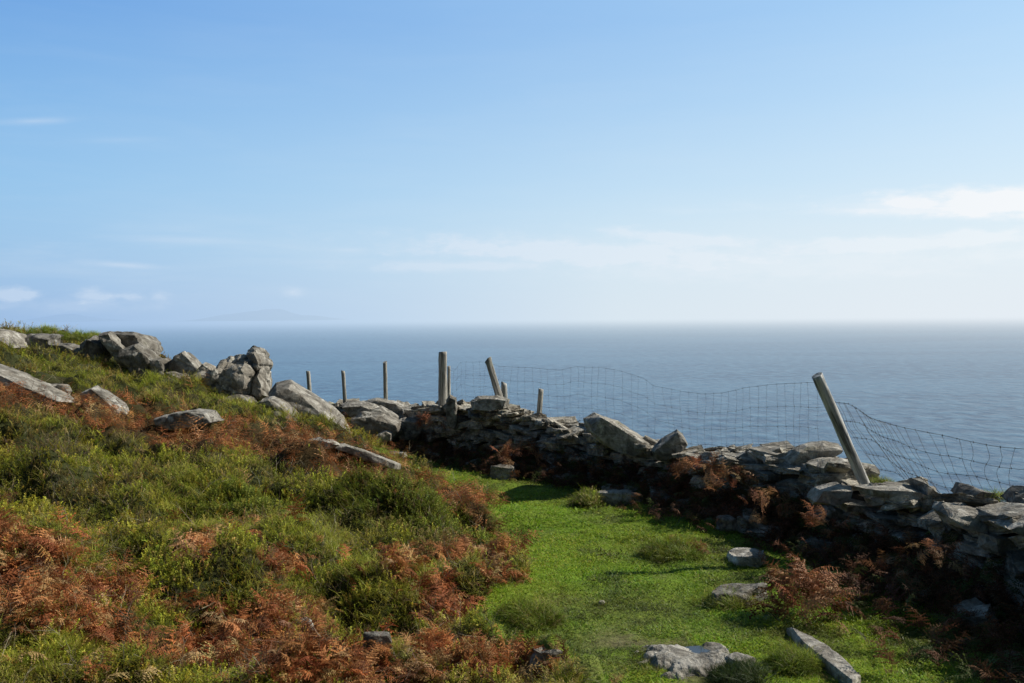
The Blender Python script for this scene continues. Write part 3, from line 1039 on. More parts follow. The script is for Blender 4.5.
crag()
outline_rock('boulder', 'big smooth boulder leaning down to the right beside the jagged crag', 'boulder',
             [(267, 392), (276, 382), (291, 379), (306, 389), (332, 405), (344, 416), (354, 434), (342, 437), (326, 430), (306, 424), (281, 408)], 11.7, .9, 31, amp=.018, freq=3.5, face=(.72, .5), shift=(-.02, .0), group=BG)
outline_rock('boulder', 'low grey boulder tucked under the left side of the big smooth boulder', 'boulder',
             [(256, 406), (262, 397), (273, 394), (287, 401), (300, 413), (312, 427), (304, 436), (273, 431), (261, 420)], 11.2, .7, 32, amp=.03, group=BG)
outline_rock('boulder', 'upper ledge of the grey rocks between the smooth boulder and the wall end', 'boulder',
             [(340, 404), (352, 400), (364, 401), (385, 407), (404, 419), (398, 424), (370, 420), (350, 414)], 13.2, .7, 33, amp=.03, group=BG)
outline_rock('boulder', 'lower rounded rock beneath the ledge at the wall end', 'boulder',
             [(350, 418), (362, 410), (384, 412), (403, 421), (407, 430), (396, 440), (370, 444), (352, 430)], 12.7, .7, 34, amp=.035, group=BG)
outline_rock('boulder', 'small pale rock at the foot of the rounded rock by the path', 'boulder', [(377, 434), (386, 429), (393, 432), (393, 442), (380, 442)], 12.3, .3, 35, amp=.02, tint=1.25, group=BG)

BS = 'rocks showing through the grass of the bank'
outline_rock('flat_rock', 'long pale slab slanting down from the left edge of the bank', 'rock', [(-16, 358), (0, 366), (15, 374), (38, 384), (61, 393), (78, 403), (60, 406), (40, 400), (18, 394), (-16, 386)], 9.7, .5, 41, amp=.02, group=BS, tint=1.0)
outline_rock('flat_rock', 'flat grey rock sitting behind the long pale slab', 'rock', [(34, 384), (50, 381), (76, 383), (82, 389), (82, 400), (68, 406), (50, 400)], 10.1, .5, 42, amp=.025, group=BS, tint=.85)
outline_rock('boulder', 'wedge-shaped boulder with a dark left face on the grassy slope', 'boulder', [(83, 392), (97, 385), (108, 393), (124, 405), (129, 414), (118, 420), (100, 417), (88, 408)], 9.6, .5, 43, amp=.02, group=BS, tint=.95, shift=(.04, .02))
outline_rock('flat_rock', 'flat grey rock showing through red bracken below the crest', 'rock', [(155, 418), (176, 411), (198, 407), (216, 409), (226, 420), (205, 428), (178, 431), (158, 424)], 9.75, .5, 44, amp=.025, group=BS)
for k, (lab, poly, D) in enumerate([
        ('narrow pale rock strip beside the foot of the big smooth boulder', [(304, 436), (318, 433), (336, 436), (342, 441), (332, 446), (310, 443)], 10.9),
        ('pale curved rock strip edging the red bracken above the path', [(330, 441), (344, 438), (360, 444), (380, 453), (402, 461), (401, 467), (382, 463), (356, 453)], 10.5)]):
    poly = [(a_, b_ + 4 + (b_ > 445) * -1) for a_, b_ in poly]
    _c = np.mean(poly, axis=0)
    D = ground_hit(_c[0], _c[1] + 5)[1] - .05
    outline_rock('flat_rock', lab, 'rock', poly, D, .22, 50 + k, amp=.015, group=BS, tint=1.1)


def ground_rock(name, label, cat, u, v, w, h, d, seed, tint=1.0, yaw=0.0, tilt=0.0, sink=.4, amp=.02, mat=None, group=None, flat=False):
    """low rock bedded in the turf at (u, v); w, d, h in metres"""
    p = ground_hit(u, v)
    r = np.random.default_rng(900 + seed)
    P = []
    for k in range(13):
        a = k / 13 * 2 * math.pi + r.uniform(-.2, .2)
        rr = r.uniform(.62, 1.12)
        P.append((math.cos(a) * w / 2 * rr, math.sin(a) * d / 2 * rr, -h * sink - .03))
        rr *= r.uniform(.7, .92)
        P.append((math.cos(a) * w / 2 * rr, math.sin(a) * d / 2 * rr, h * (1 - sink) * r.uniform(.75, 1.0) * (1 if not flat else .9)))
    V, T = hull_arrays(P, max(w / 26, .016), 2, amp, 9.0, (.1, .1, 1), seed)
    V = V @ Rxyz(yaw, tilt, 0).T
    ob = mesh_tri(name, V + p, T, np.ones((len(V), 3)) * tint, mat or ROCK, smooth=False, origin=p)
    tag(ob, label, cat, group)
    return ob


GP = 'stones bedded in the path'
ground_rock('path_stone', 'pale flat stone at the edge of the wall shadow', 'stone', 745, 560, .36, .10, .34, 1, 1.5, .2, group=GP)
ground_rock('path_stone', 'rounded mossy rock in a grass hollow beside the brown fern', 'stone', 735, 602, .44, .17, .30, 2, .8, .3, sink=.42, amp=.024, group=GP)
BEDROCK = True
ground_rock('path_stone', 'small flat stone beside the worn bedrock slab', 'stone', 741, 668, .19, .09, .13, 4, 1.3, .1, group=GP)
ground_rock('path_stone', 'flat grey stone at the edge of the bracken in front of the path', 'stone', 546, 656, .24, .07, .15, 6, .9, .1, sink=.5, group=GP)
ground_rock('path_stone', 'dark stone overhanging a hole in the bank', 'stone', 377, 648, .22, .09, .18, 7, .6, -.1, sink=.2, group=GP)
ground_rock('path_stone', 'small pale stone half hidden in bracken on the bank', 'stone', 304, 630, .15, .06, .09, 8, 1.5, -.6, tilt=.25, sink=.1, group=GP)
ground_rock('path_stone', 'tiny white stone lying on the open turf', 'stone', 602, 605, .05, .03, .04, 9, 2.2, .3, sink=.1, amp=.004)
ground_rock('path_stone', 'flat stone step in the narrow gap between bank and wall', 'stone', 404, 444, .34, .12, .3, 10, 1.0, .1, group=GP)
ground_rock('path_stone', 'lower flat stone step in the gap between bank and wall', 'stone', 397, 458, .40, .12, .35, 11, 1.1, .1, group=GP)
ground_rock('path_stone', 'pale lichened boulder at the foot of the wall below a red fern', 'stone', 505, 480, .34, .22, .28, 12, 1.15, .4, sink=.2, group=GP)
ground_rock('path_stone', 'low flat stone at the wall foot beside the round grass tussock', 'stone', 618, 503, .55, .14, .3, 13, 1.1, -.3, sink=.2, group=GP)
ground_rock('path_stone', 'small dark stone in the shadow at the wall foot', 'stone', 725, 530, .22, .14, .2, 14, .9, .3, sink=.2, group=GP)
# rainwater lying in the hollow of the worn slab
_c0 = ground_hit(688, 661)
_gx, _gy = np.meshgrid(np.linspace(-.34, .34, 96), np.linspace(-.30, .30, 84))
_ux, _uy = _gx * math.cos(.15) - _gy * math.sin(.15), _gx * math.sin(.15) + _gy * math.cos(.15)
_X, _Y = _c0[0] + _gx, _c0[1] + _gy
_e = np.sqrt((_ux / .27) ** 2 + (_uy / .20) ** 2)
_g0 = float(_c0[2])
_hz = H(_X, _Y) * .6 + _g0 * .4 + .030 - .05 * sstep(.65, 1.15, _e + (n2(_X, _Y, 9, 3, 90.) - .5) * 1.1) + (n2(_X, _Y, 11, 4, 91.) - .5) * .018
_st = n2(_X, _Y, 7, 2, 92.) * 5
_hz = _hz + (np.floor(_st) - 2) * .004
_pw = np.exp(-(((_X - _c0[0] - .085) / .115) ** 2 + ((_Y - _c0[1] - .075) / .065) ** 2) ** 1.2)
_hz = _hz - .022 * _pw
_hz = np.where(_e > 1.35, _hz - .08, _hz)
_ii, _jj = np.meshgrid(np.arange(83), np.arange(95), indexing='ij')
_Q = np.stack([_ii * 96 + _jj, _ii * 96 + _jj + 1, (_ii + 1) * 96 + _jj + 1, (_ii + 1) * 96 + _jj], -1).reshape(-1, 4)
_V = np.stack([_X, _Y, _hz], -1).reshape(-1, 3)
tag(mesh_tri('path_stone', _V, _Q, np.ones((len(_V), 3)) * 1.25, ROCK, origin=np.array(_c0)), 'broad worn bedrock slab with a wet hollow in the path', 'stone', GP)
_k = _pw > .55
_wl = float(np.quantile(_hz[_k], .42))
_a = np.linspace(0, 2 * np.pi, 41)[:-1]
_V = np.stack([_c0[0] + .085 + np.cos(_a) * .125 * (1 + .2 * np.sin(3 * _a)), _c0[1] + .075 + np.sin(_a) * .07, np.full(40, _wl)], -1)
_V = np.vstack([_V, [[_c0[0] + .085, _c0[1] + .075, _wl]]])
_pm, _nt, _, _ln = mat_new('rain_water')
_b = N(_nt, 'ShaderNodeBsdfPrincipled')
_b.inputs['Base Color'].default_value = (.035, .035, .032, 1)
_b.inputs['Roughness'].default_value = .06
_n = N(_nt, 'ShaderNodeTexNoise')
_n.inputs['Scale'].default_value = 60
_bp = N(_nt, 'ShaderNodeBump')
_bp.inputs['Strength'].default_value = .05
_bp.inputs['Distance'].default_value = .01
_ln.new(_n.outputs['Fac'], _bp.inputs['Height'])
_ln.new(_bp.outputs[0], _b.inputs['Normal'])
_o = N(_nt, 'ShaderNodeOutputMaterial')
_ln.new(_b.outputs[0], _o.inputs[0])
tag(mesh_tri('puddle', _V, np.array([(40, i, (i + 1) % 40) for i in range(40)]), None, _pm), 'small dark rain puddle in the hollow of the worn bedrock slab', 'puddle', kind='structure')
# long pale stone along the right of the path
ps = [ground_hit(*p) for p in [(786, 634), (806, 643), (832, 660), (862, 688), (852, 694), (822, 668), (798, 650)]]
pts = [q + np.array([0, 0, .035]) for q in ps] + [q + np.array([0, 0, -.10]) for q in ps] + [(q - ps[3]) * .9 + ps[3] + np.array([0, 0, .055]) for q in ps]
V, T = hull_arrays(pts, .02, 1, .008, 9, (0, 0, 1), 3)
tag(mesh_tri('path_stone', V, T, np.ones((len(V), 3)) * 1.5, ROCK, smooth=False, origin=ps[2]), 'long narrow pale stone edging the right of the path', 'stone', GP)

# ------------------------------------------------------------------ drystone wall
wall = empty('drystone_wall', (float(_wx[120]), float(_wy[120]), -.25))
WO = np.array(wall.location)
stones = []     # (V, T, colour, area on screen)


SKY_U = [325, 345, 380, 410, 430, 445, 462, 475, 500, 520, 560, 585, 650, 690, 745, 800, 850, 870, 880, 905, 925, 940, 960, 1000, 1024, 1060]
SKY_V = [399, 398, 402, 401, 399, 396, 397, 396, 400, 410, 416, 418, 441, 444, 446, 446, 455, 466, 480, 479, 482, 493, 490, 503, 500, 505]


def add_stone(c, B, size, tint):
    V, T = SPRO[RW.integers(len(SPRO))]
    W = (V * size) @ B.T + c
    u, v = proj(W[:, 0], W[:, 1], W[:, 2])
    vis = (u.max() > 0) & (u.min() < 1024) & (v.min() < 683)
    k = (u > 325) & (u < 1060)
    if abs(u.mean() - 866) < 16 and 455 < v.min() < 484 and W[:, 1].min() < 6.45:
        return
    if k.any() and (v[k] < np.interp(u[k], SKY_U, SKY_V) - 6).any():
        return
    area = (np.ptp(u) * np.ptp(v)) * (1.0 if vis else 0.0)
    stones.append([W, T, tint, area])


Lw = WS[-1]
s = 0.0
TH = .55
for side in (0, 1):          # near face, then far face (coarser)
    h0 = 0.0
    row = 0
    while h0 < 1.2:
        rh = RW.uniform(.045, .095) if side == 0 else RW.uniform(.13, .18)
        s = RW.uniform(0, .3)
        while s < Lw:
            x, y, tx, ty, tz = wall_pt(s)
            Dn = max(y, 1)
            ln_ = RW.uniform(.13, .38) * (1 + .03 * Dn) if side == 0 else RW.uniform(.35, .6)
            if RW.random() < .15:
                ln_ *= 1.5
            n = np.array([-ty, tx]) if (-ty) > 0 else np.array([ty, -tx])
            n = n / np.linalg.norm(n)
            off = .13 + .10 * h0 if side == 0 else TH - .08 - .1 * h0
            px, py = x + tx * ln_ / 2 + n[0] * off, y + ty * ln_ / 2 + n[1] * off
            gz = float(H(np.array([px]), np.array([py]))[0])
            hh = gz - .03 + h0 + rh / 2
            if hh + rh * .3 < tz + (float(n2(px, py, 1.6, 2, 81.)) - .5) * .16 + RW.uniform(-.05, .02):
                big = RW.random() < .13
                hs = rh * RW.uniform(.9, 1.3) * (1.7 if big else 1)
                B = basis((tx, ty), n, RW.normal() * .13, RW.normal() * .17 + .06, RW.normal() * .2)
                jit = RW.normal(size=3) * np.array([.02, .02, .018])
                g = RW.uniform(.85, 1.65)
                tint = np.array([1.0, .985, .96]) * g
                add_stone(np.array([px, py, hh]) + jit + np.append(n, 0) * RW.uniform(-.05, .06), B, np.array([ln_ * 1.10, .30 * RW.uniform(.85, 1.2), hs * 1.1]), tint)
            s += ln_ * RW.uniform(.86, 1.0)
        h0 += rh * .93
        row += 1
# cap stones: flat slabs thrown across the top, tilted every way
for layer, (n_, lo, hi) in enumerate([(int(Lw * 16), -.07, .03), (int(Lw * 10), .0, .07)]):
    for k in range(n_):
        s = Lw * (k + RW.uniform(-.4, .4)) / n_
        x, y, tx, ty, tz = wall_pt(s)
        n = np.array([-ty, tx]) if (-ty) > 0 else np.array([ty, -tx])
        off = RW.uniform(.04, TH)
        ln_ = RW.uniform(.16, .42)
        B = basis((tx, ty), n, RW.normal() * .2, RW.normal() * .26 + .05, RW.normal() * .8)
        g = RW.uniform(1.0, 1.65)
        add_stone(np.array([x + n[0] * off, y + n[1] * off, tz + RW.uniform(lo, hi)]), B, np.array([ln_, RW.uniform(.14, .30), RW.uniform(.035, .085)]), np.array([1.0, .985, .955]) * g)
# tumbled stones at the foot
for k in range(46):
    s = RW.uniform(0, Lw)
    x, y, tx, ty, tz = wall_pt(s)
    n = np.array([-ty, tx]) if (-ty) > 0 else np.array([ty, -tx])
    off = -RW.uniform(.02, .28)
    px, py = x + n[0] * off, y + n[1] * off
    gz = float(H(np.array([px]), np.array([py]))[0])
    B = basis((tx, ty), n, RW.normal() * .35, RW.normal() * .3, RW.normal())
    add_stone(np.array([px, py, gz + .04]), B, np.array([RW.uniform(.15, .32), RW.uniform(.14, .26), RW.uniform(.10, .18)]), np.array([1, .98, .95]) * RW.uniform(.7, 1.1))

stones.sort(key=lambda q: -q[3])
for W, T, tint, a in stones[:100]:
    o = W.mean(0)
    ob = mesh_tri('stone', W - WO, T, np.ones((len(W), 3)) * tint, ROCK, wall, smooth=False, origin=o - WO)
V, T, Cc = merge([(q[0], q[1], q[2]) for q in stones[100:]])
ob = mesh_tri('packing_stones', V - WO, T, Cc, ROCK, wall, smooth=False)
ob['kind'] = 'stuff'
# plain earth core added inside the wall to block light leaks
hs = np.linspace(0, Lw, 150)
V = []
for s in hs:
    x, y, tx, ty, tz = wall_pt(s)
    n = np.array([-ty, tx]) if (-ty) > 0 else np.array([ty, -tx])
    for off, zz in ((.14, -1.0), (.16, tz - .09), (TH - .14, tz - .09), (TH - .12, -1.2)):
        V.append((x + n[0] * off, y + n[1] * off, zz))
V = np.array(V)
Q = []
for i in range(149):
    for j in range(3):
        Q.append((i * 4 + j, i * 4 + j + 1, i * 4 + 4 + j + 1, i * 4 + 4 + j))
mesh_tri('light_block_core', V - WO, np.array(Q), None, flat_material('dark_earth', (.035, .03, .022), .95), wall)
tag(wall, 'tumbledown drystone wall of grey slabs running down beside the grassy path', 'wall')

# distinct slabs lying loose on the wall top
for name, lab, poly, D, th, sd_, tint in [
    ('flat_rock', 'largest pale slab lying tilted on the wall between the two middle gaps', [(583, 418), (594, 412), (618, 421), (638, 434), (655, 444), (652, 455), (631, 454), (614, 451), (600, 444), (586, 429)], 9.35, .62, 61, 1.15),
    ('flat_rock', 'dark squarish block propped on edge just right of the largest pale slab', [(650, 449), (664, 437), (677, 429), (682, 433), (688, 444), (679, 449), (664, 461), (653, 460)], 8.75, .4, 62, .75),
    ('flat_rock', 'smooth pale stone on the wall left of the slanting rounded stone', [(745, 451), (762, 445), (778, 446), (785, 455), (783, 464), (765, 466), (750, 460)], 7.75, .42, 63, 1.15),
    ('flat_rock', 'rounded pale stone slanting up to the right beside the leaning post', [(784, 457), (791, 449), (803, 444), (823, 440), (838, 444), (839, 449), (832, 456), (815, 461), (793, 469), (785, 466)], 7.3, .36, 64, 1.1),
    ('flat_rock', 'broad flat slab jutting out behind the foot of the leaning post', [(806, 463), (823, 457), (850, 459), (875, 465), (874, 469), (862, 480), (838, 481), (815, 475)], 6.95, .5, 65, 1.0),
    ('flat_rock', 'pale split slab on the wall face left of the leaning post foot', [(806, 497), (816, 488), (838, 481), (851, 484), (845, 497), (828, 504), (812, 505)], 6.4, .30, 66, 1.1),
    ('flat_rock', 'long thin slab lying level right of the leaning post foot', [(853, 486), (882, 483), (908, 484), (932, 492), (946, 503), (930, 506), (898, 500), (860, 495)], 6.05, .4, 67, 1.0),
    ('flat_rock', 'pointed stone standing up from the wall right of the long thin slab', [(910, 477), (920, 478), (944, 497), (935, 501), (917, 493)], 6.0, .3, 68, .75),
    ('flat_rock', 'dark mossy rock on the wall top above the grass tuft', [(957, 497), (960, 488), (968, 483), (980, 487), (993, 501), (975, 504)], 5.75, .35, 69, .6),
    ('flat_rock', 'pale sloping slab facing the light near the right end of the wall', [(932, 508), (940, 500), (975, 508), (983, 517), (968, 525), (944, 523)], 5.25, .36, 70, 1.15),
    ('flat_rock', 'broad flat slab at the right edge of the wall top', [(986, 520), (1003, 512), (1028, 505), (1060, 508), (1060, 532), (1018, 530), (994, 527)], 4.95, .45, 71, 1.15),
    ('flat_rock', 'dark rock rising at the right edge behind the wall', [(1010, 505), (1014, 495), (1028, 486), (1048, 490), (1050, 512), (1018, 512)], 5.3, .4, 72, .55),
    ('flat_rock', 'narrow stone standing upright on the wall right of the thick post', [(446, 400), (450, 394), (457, 397), (458, 422), (455, 430), (447, 427)], 11.75, .25, 73, .8),
    ('flat_rock', 'flat block on the wall just left of the slanting post foot', [(470, 401), (478, 396), (497, 395), (510, 399), (508, 408), (490, 411), (472, 409)], 11.3, .5, 74, .95),
]:
    outline_rock(name, lab, 'rock slab', poly, D, th, sd_, mat=ROCK, amp=.013, freq=7, tint=tint * 1.2, group='loose slabs on the wall top', strat=(.1, .3, 1), soften=0, L=.026)

# ------------------------------------------------------------------ posts and netting
WOOD = wood_material('weathered_wood', (.12, .11, .09), (.50, .47, .41), (26, 26, 1.8))
PALE = wood_material('silvered_wood', (.10, .095, .085), (.62, .60, .54), (22, 22, 1.6), silver=True)
WIRE = flat_material('rusted_wire', (.05, .045, .04), .7)


def tube_arrays(P, r, n=12, cap=True, seed=0, rough=0.0):
    P = np.asarray(P, float)
    m = len(P)
    r = np.broadcast_to(np.asarray(r, float), (m,))
    t = np.gradient(P, axis=0)
    t /= np.linalg.norm(t, axis=1)[:, None] + 1e-12
    ref = np.array([0, 0, 1.0]) if abs(t[0][2]) < .8 else np.array([0, 1.0, 0])
    a = np.cross(t, ref)
    a /= np.linalg.norm(a, axis=1)[:, None] + 1e-12
    b = np.cross(t, a)
    th = np.arange(n) / n * 2 * np.pi
    ring = a[:, None] * np.cos(th)[None, :, None] + b[:, None] * np.sin(th)[None, :, None]
    rr = r[:, None] * np.ones(n)
    if rough:
        q = P[:, None] + ring * .05
        rr = rr * (1 + rough * (fbm(np.stack([np.cos(th)[None] * 2 + 0 * rr, np.sin(th)[None] * 2 + 0 * rr, np.linspace(0, 2.5, m)[:, None] + 0 * rr], -1) + seed, 3) - .5))
    V = (P[:, None] + ring * rr[..., None]).reshape(-1, 3)
    T = []
    i, j = np.meshgrid(np.arange(m - 1), np.arange(n), indexing='ij')
    A_, B_, C_, D_ = i * n + j, i * n + (j + 1) % n, (i + 1) * n + (j + 1) % n, (i + 1) * n + j
    T = np.concatenate([np.stack([A_, B_, C_], -1).reshape(-1, 3), np.stack([A_, C_, D_], -1).reshape(-1, 3)])
    if cap:
        V = np.vstack([V, P[0] - t[0] * 0, P[-1]])
        k0, k1 = m * n, m * n + 1
        T = np.vstack([T, [(k0, (q + 1) % n, q) for q in range(n)], [(k1, (m - 1) * n + q, (m - 1) * n + (q + 1) % n) for q in range(n)]])
    return V, T


def post(ua, va, ub, vb, D, wpx, mat, parent=None, label=None, seed=0, Db=None, extra=.35, square=False):
    top, bot = at(ua, va, D), at(ub, vb, Db or D)
    bot = bot + (bot - top) / np.linalg.norm(bot - top) * extra
    r = wpx / 2 / F * D
    t = np.linspace(0, 1, 26)[:, None]
    P = bot * (1 - t) + top * t
    V, T = tube_arrays(P, r * np.linspace(1.06, .95, 26), 14 if not square else 8, True, seed, .55)
    # slightly slanted, worn top
    rr = np.random.default_rng(seed)
    sl = rr.normal(size=2) * .25
    hi = V[:, 2] > top[2] - .004 - r * abs(top[0] - bot[0]) / np.linalg.norm(top - bot)
    V[hi, 2] += (V[hi, 0] - top[0]) * sl[0] + (V[hi, 1] - top[1]) * sl[1]
    # object frame with z along the post so the grain runs lengthwise
    z = Vector(top - bot).normalized()
    q = z.to_track_quat('Z', 'Y')
    M = np.array(q.to_matrix())
    me_o = (V - bot) @ M
    ob = mesh_tri('post' if parent else 'fence_post', me_o, T, None, mat, parent, smooth=True)
    base = bot if not parent else bot - np.array(parent.location)
    ob.location = base
    ob.rotation_mode = 'QUATERNION'
    ob.rotation_quaternion = q
    for p in ob.data.polygons:
        if len(set(p.vertices) & {len(V) - 1, len(V) - 2}):
            p.use_smooth = False
    if label:
        ob['label'] = label
        if not parent:
            ob['category'] = 'post'
    return ob


fo = at(840, 480, 6.6)
fence = empty('wire_fence', tuple(fo))
tag(fence, 'sagging wire netting fence strung along the back of the stone wall', 'fence')
post(817, 375, 864, 482, 6.36, 10.5, PALE, fence, 'silvery round post leaning hard to the left', 1, Db=6.36, extra=.2)
post(443, 352, 443, 398, 12.45, 8.6, WOOD, fence, 'thick upright grey post', 2, extra=.4)
post(488, 360, 504, 413, 11.5, 7.0, WOOD, fence, 'slim post slanting to the left', 3, extra=.3)
GPO = 'loose posts standing beyond the wall'
post(308, 371, 310, 396, 17.0, 4.0, WOOD, None, 'leftmost of the three thin posts, just right of the jagged crag', 4, extra=.8).__setitem__('group', GPO)
post(343, 371, 345, 402, 16.6, 4.0, WOOD, None, 'middle of the three thin posts behind the big smooth boulder', 5, extra=.8).__setitem__('group', GPO)
post(385, 362, 386, 404, 16.0, 4.2, WOOD, None, 'tallest of the three thin posts, standing above the low end of the wall', 6, extra=.8).__setitem__('group', GPO)
post(449, 366, 449, 394, 14.3, 3.4, WOOD, None, 'thin post hidden close behind the thick upright post', 7, extra=1.2).__setitem__('group', GPO)
post(504, 383, 505, 410, 13.4, 6.2, PALE, None, 'short broad pale post behind the slim slanting post', 8, extra=.9).__setitem__('group', GPO)
post(541, 389, 539, 416, 12.4, 5.0, WOOD, None, 'short post standing alone between the slanting post and the largest slab', 9, extra=.9).__setitem__('group', GPO)


def netting():
    parts = []
    rg = np.random.default_rng(77)

    def netspan(top, drop, nh, vsp, lean, bulge, rad, wob=.018, first=0.0):
        top = np.array([at(*p) for p in top])
        seg = np.concatenate([[0], np.cumsum(np.linalg.norm(np.diff(top, axis=0), axis=1))])
        Ls = seg[-1]

        def P(s, t):
            base = np.stack([np.interp(s, seg, top[:, k]) for k in range(3)], -1)
            f = s / Ls
            dr = drop(f)
            lx, ly = lean(f)
            q = base.copy()
            q[..., 2] -= dr * t
            q[..., 0] += lx * t * dr
            q[..., 1] += ly * t * dr
            w = fbm(np.stack([s * 2.1, t * 2.2, 0 * s + 4], -1), 3) - .5
            w2 = fbm(np.stack([s * 2.6 + 9, t * 2.0, 0 * s + 7], -1), 3) - .5
            q[..., 0] += w * wob * 5
            q[..., 1] += w2 * bulge
            q[..., 2] += w2 * wob * 2.5 * (t > .01)
            return q
        ns = int(Ls / .06)
        ss = np.linspace(0, Ls, ns)
        for k in range(nh):
            t = (k / (nh - 1)) ** .9
            V, T = tube_arrays(P(ss, np.full(ns, t)), rad * (1.2 if k == 0 else 1.0), 4, False)
            parts.append((V, T, np.ones(3)))
        s = .03
        while s < Ls:
            f = s / Ls
            tt = np.linspace(0, 1, 16)
            V, T = tube_arrays(P(np.full(16, s) + (rg.normal() * .012) + rg.normal() * .035 * tt, tt), rad * .95, 4, False)
            parts.append((V, T, np.ones(3)))
            # knots
            for k in range(nh):
                t = (k / (nh - 1)) ** .9
                q = P(np.array([s]), np.array([t]))[0]
                V, T = tube_arrays(np.array([q - [0, 0, .006], q, q + [0, 0, .006]]), rad * 1.8, 4, True)
                parts.append((V, T, np.ones(3)))
            s += vsp(f)
    # left run: from the thick post to the leaning post
    topA = [(443, 366, 12.45), (452, 372, 12.4), (461, 362, 12.2), (486, 362, 11.8), (498, 366, 11.6), (530, 368, 11.1), (560, 370, 10.7), (575, 367, 10.5), (600, 367, 10.1), (622, 371, 9.8), (645, 378, 9.5), (654, 386, 9.35),
            (680, 391, 9.0), (703, 394, 8.7), (720, 393, 8.4), (745, 388, 8.0), (770, 385, 7.6), (795, 383, 7.2), (820, 382, 6.75)]
    netspan(topA, lambda f: .72 + .12 * f, 6, lambda f: .135, lambda f: (.03, .0), .22, .0009, .014)
    # right run, slack and pulled over
    topB = [(829, 402, 6.62), (848, 404, 6.5), (858, 411, 6.42), (873, 419, 6.3), (897, 426, 6.12), (920, 431, 5.95), (945, 436, 5.75), (975, 443, 5.55), (1000, 447, 5.35), (1024, 449, 5.15), (1080, 450, 4.8), (1160, 470, 4.3)]
    netspan(topB, lambda f: np.interp(f, [0, .3, .55, 1], [.52, .50, .42, .36]), 5, lambda f: float(np.interp(f, [0, .22, .3, 1], [.036, .045, .11, .12])), lambda f: (np.interp(f, [0, .2, .4, .6, 1], [.75, .70, .45, .12, 0]), 0.0), .10, .0013, .018)
    V, T, Cc = merge(parts)
    mesh_tri('netting', V - fo, T, None, WIRE, fence)


netting()

# ------------------------------------------------------------------ vegetation
LEAF = leaf_material('green_foliage', .45)
DEAD = leaf_material('dead_bracken', .25, .75)
GRS = leaf_material('grass_blades', .40, .5)


def blade_tuft(seed, n=7, L=.05, w=.0035, spread=.5, seg=2, curl=.5, rad=.02):
    """tuft of n grass blades"""
    r = np.random.default_rng(seed)
    Vs, Ts, Ss = [], [], []
    o = 0
    for k in range(n):
        a = r.uniform(0, 2 * math.pi)
        l = L * r.uniform(.55, 1.15)
        d = np.array([math.cos(a), math.sin(a), 0])
        side = np.array([-d[1], d[0], 0])
        base = np.array([r.normal() * rad, r.normal() * rad, -.004])
        lean = r.uniform(.1, spread)
        for q in range(seg + 1):
            t = q / seg
            p = base + d * l * (lean * t + curl * t * t * .8) + np.array([0, 0, 1]) * l * (t - curl * .45 * t * t)
            ww = w * (1 - t ** 1.5) if q < seg else 0
            if q < seg:
                Vs += [p - side * ww, p + side * ww]
                Ss += [.45 + .55 * t] * 2
            else:
                Vs.append(p)
                Ss.append(1.1)
        for q in range(seg - 1):
            b = o + q * 2
            Ts += [(b, b + 1, b + 3), (b, b + 3, b + 2)]
        b = o + (seg - 1) * 2
        Ts.append((b, b + 1, b + 2))
        o += seg * 2 + 1
    return np.array(Vs), np.array(Ts), np.array(Ss)


def shoot(seed, L=.09, n=16, leaf=.022, w=.005):
    """upright spiky shoot (gorse, heather)"""
    r = np.random.default_rng(seed)
    Vs, Ts, Ss = [], [], []
    lean = r.normal(size=2) * .25
    o = 0
    for k in range(n):
        t = (k + .3) / n
        c = np.array([lean[0] * t * t * L, lean[1] * t * t * L, L * t])
        a = k * 2.4 + r.uniform(-.3, .3)
        up = r.uniform(.3, 1.1)
        d = np.array([math.cos(a), math.sin(a), up])
        d /= np.linalg.norm(d)
        s_ = np.cross(d, [0, 0, 1])
        s_ /= np.linalg.norm(s_)
        l = leaf * (1.15 - .6 * t) * r.uniform(.7, 1.2)
        Vs += [c - s_ * w, c + s_ * w, c + d * l]
        Ts.append((o, o + 1, o + 2))
        sh = .22 + 1.0 * t  # base darker, tips brighter: shade put into the leaf colour
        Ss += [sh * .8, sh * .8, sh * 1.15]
        o += 3
    return np.array(Vs), np.array(Ts), np.array(Ss)


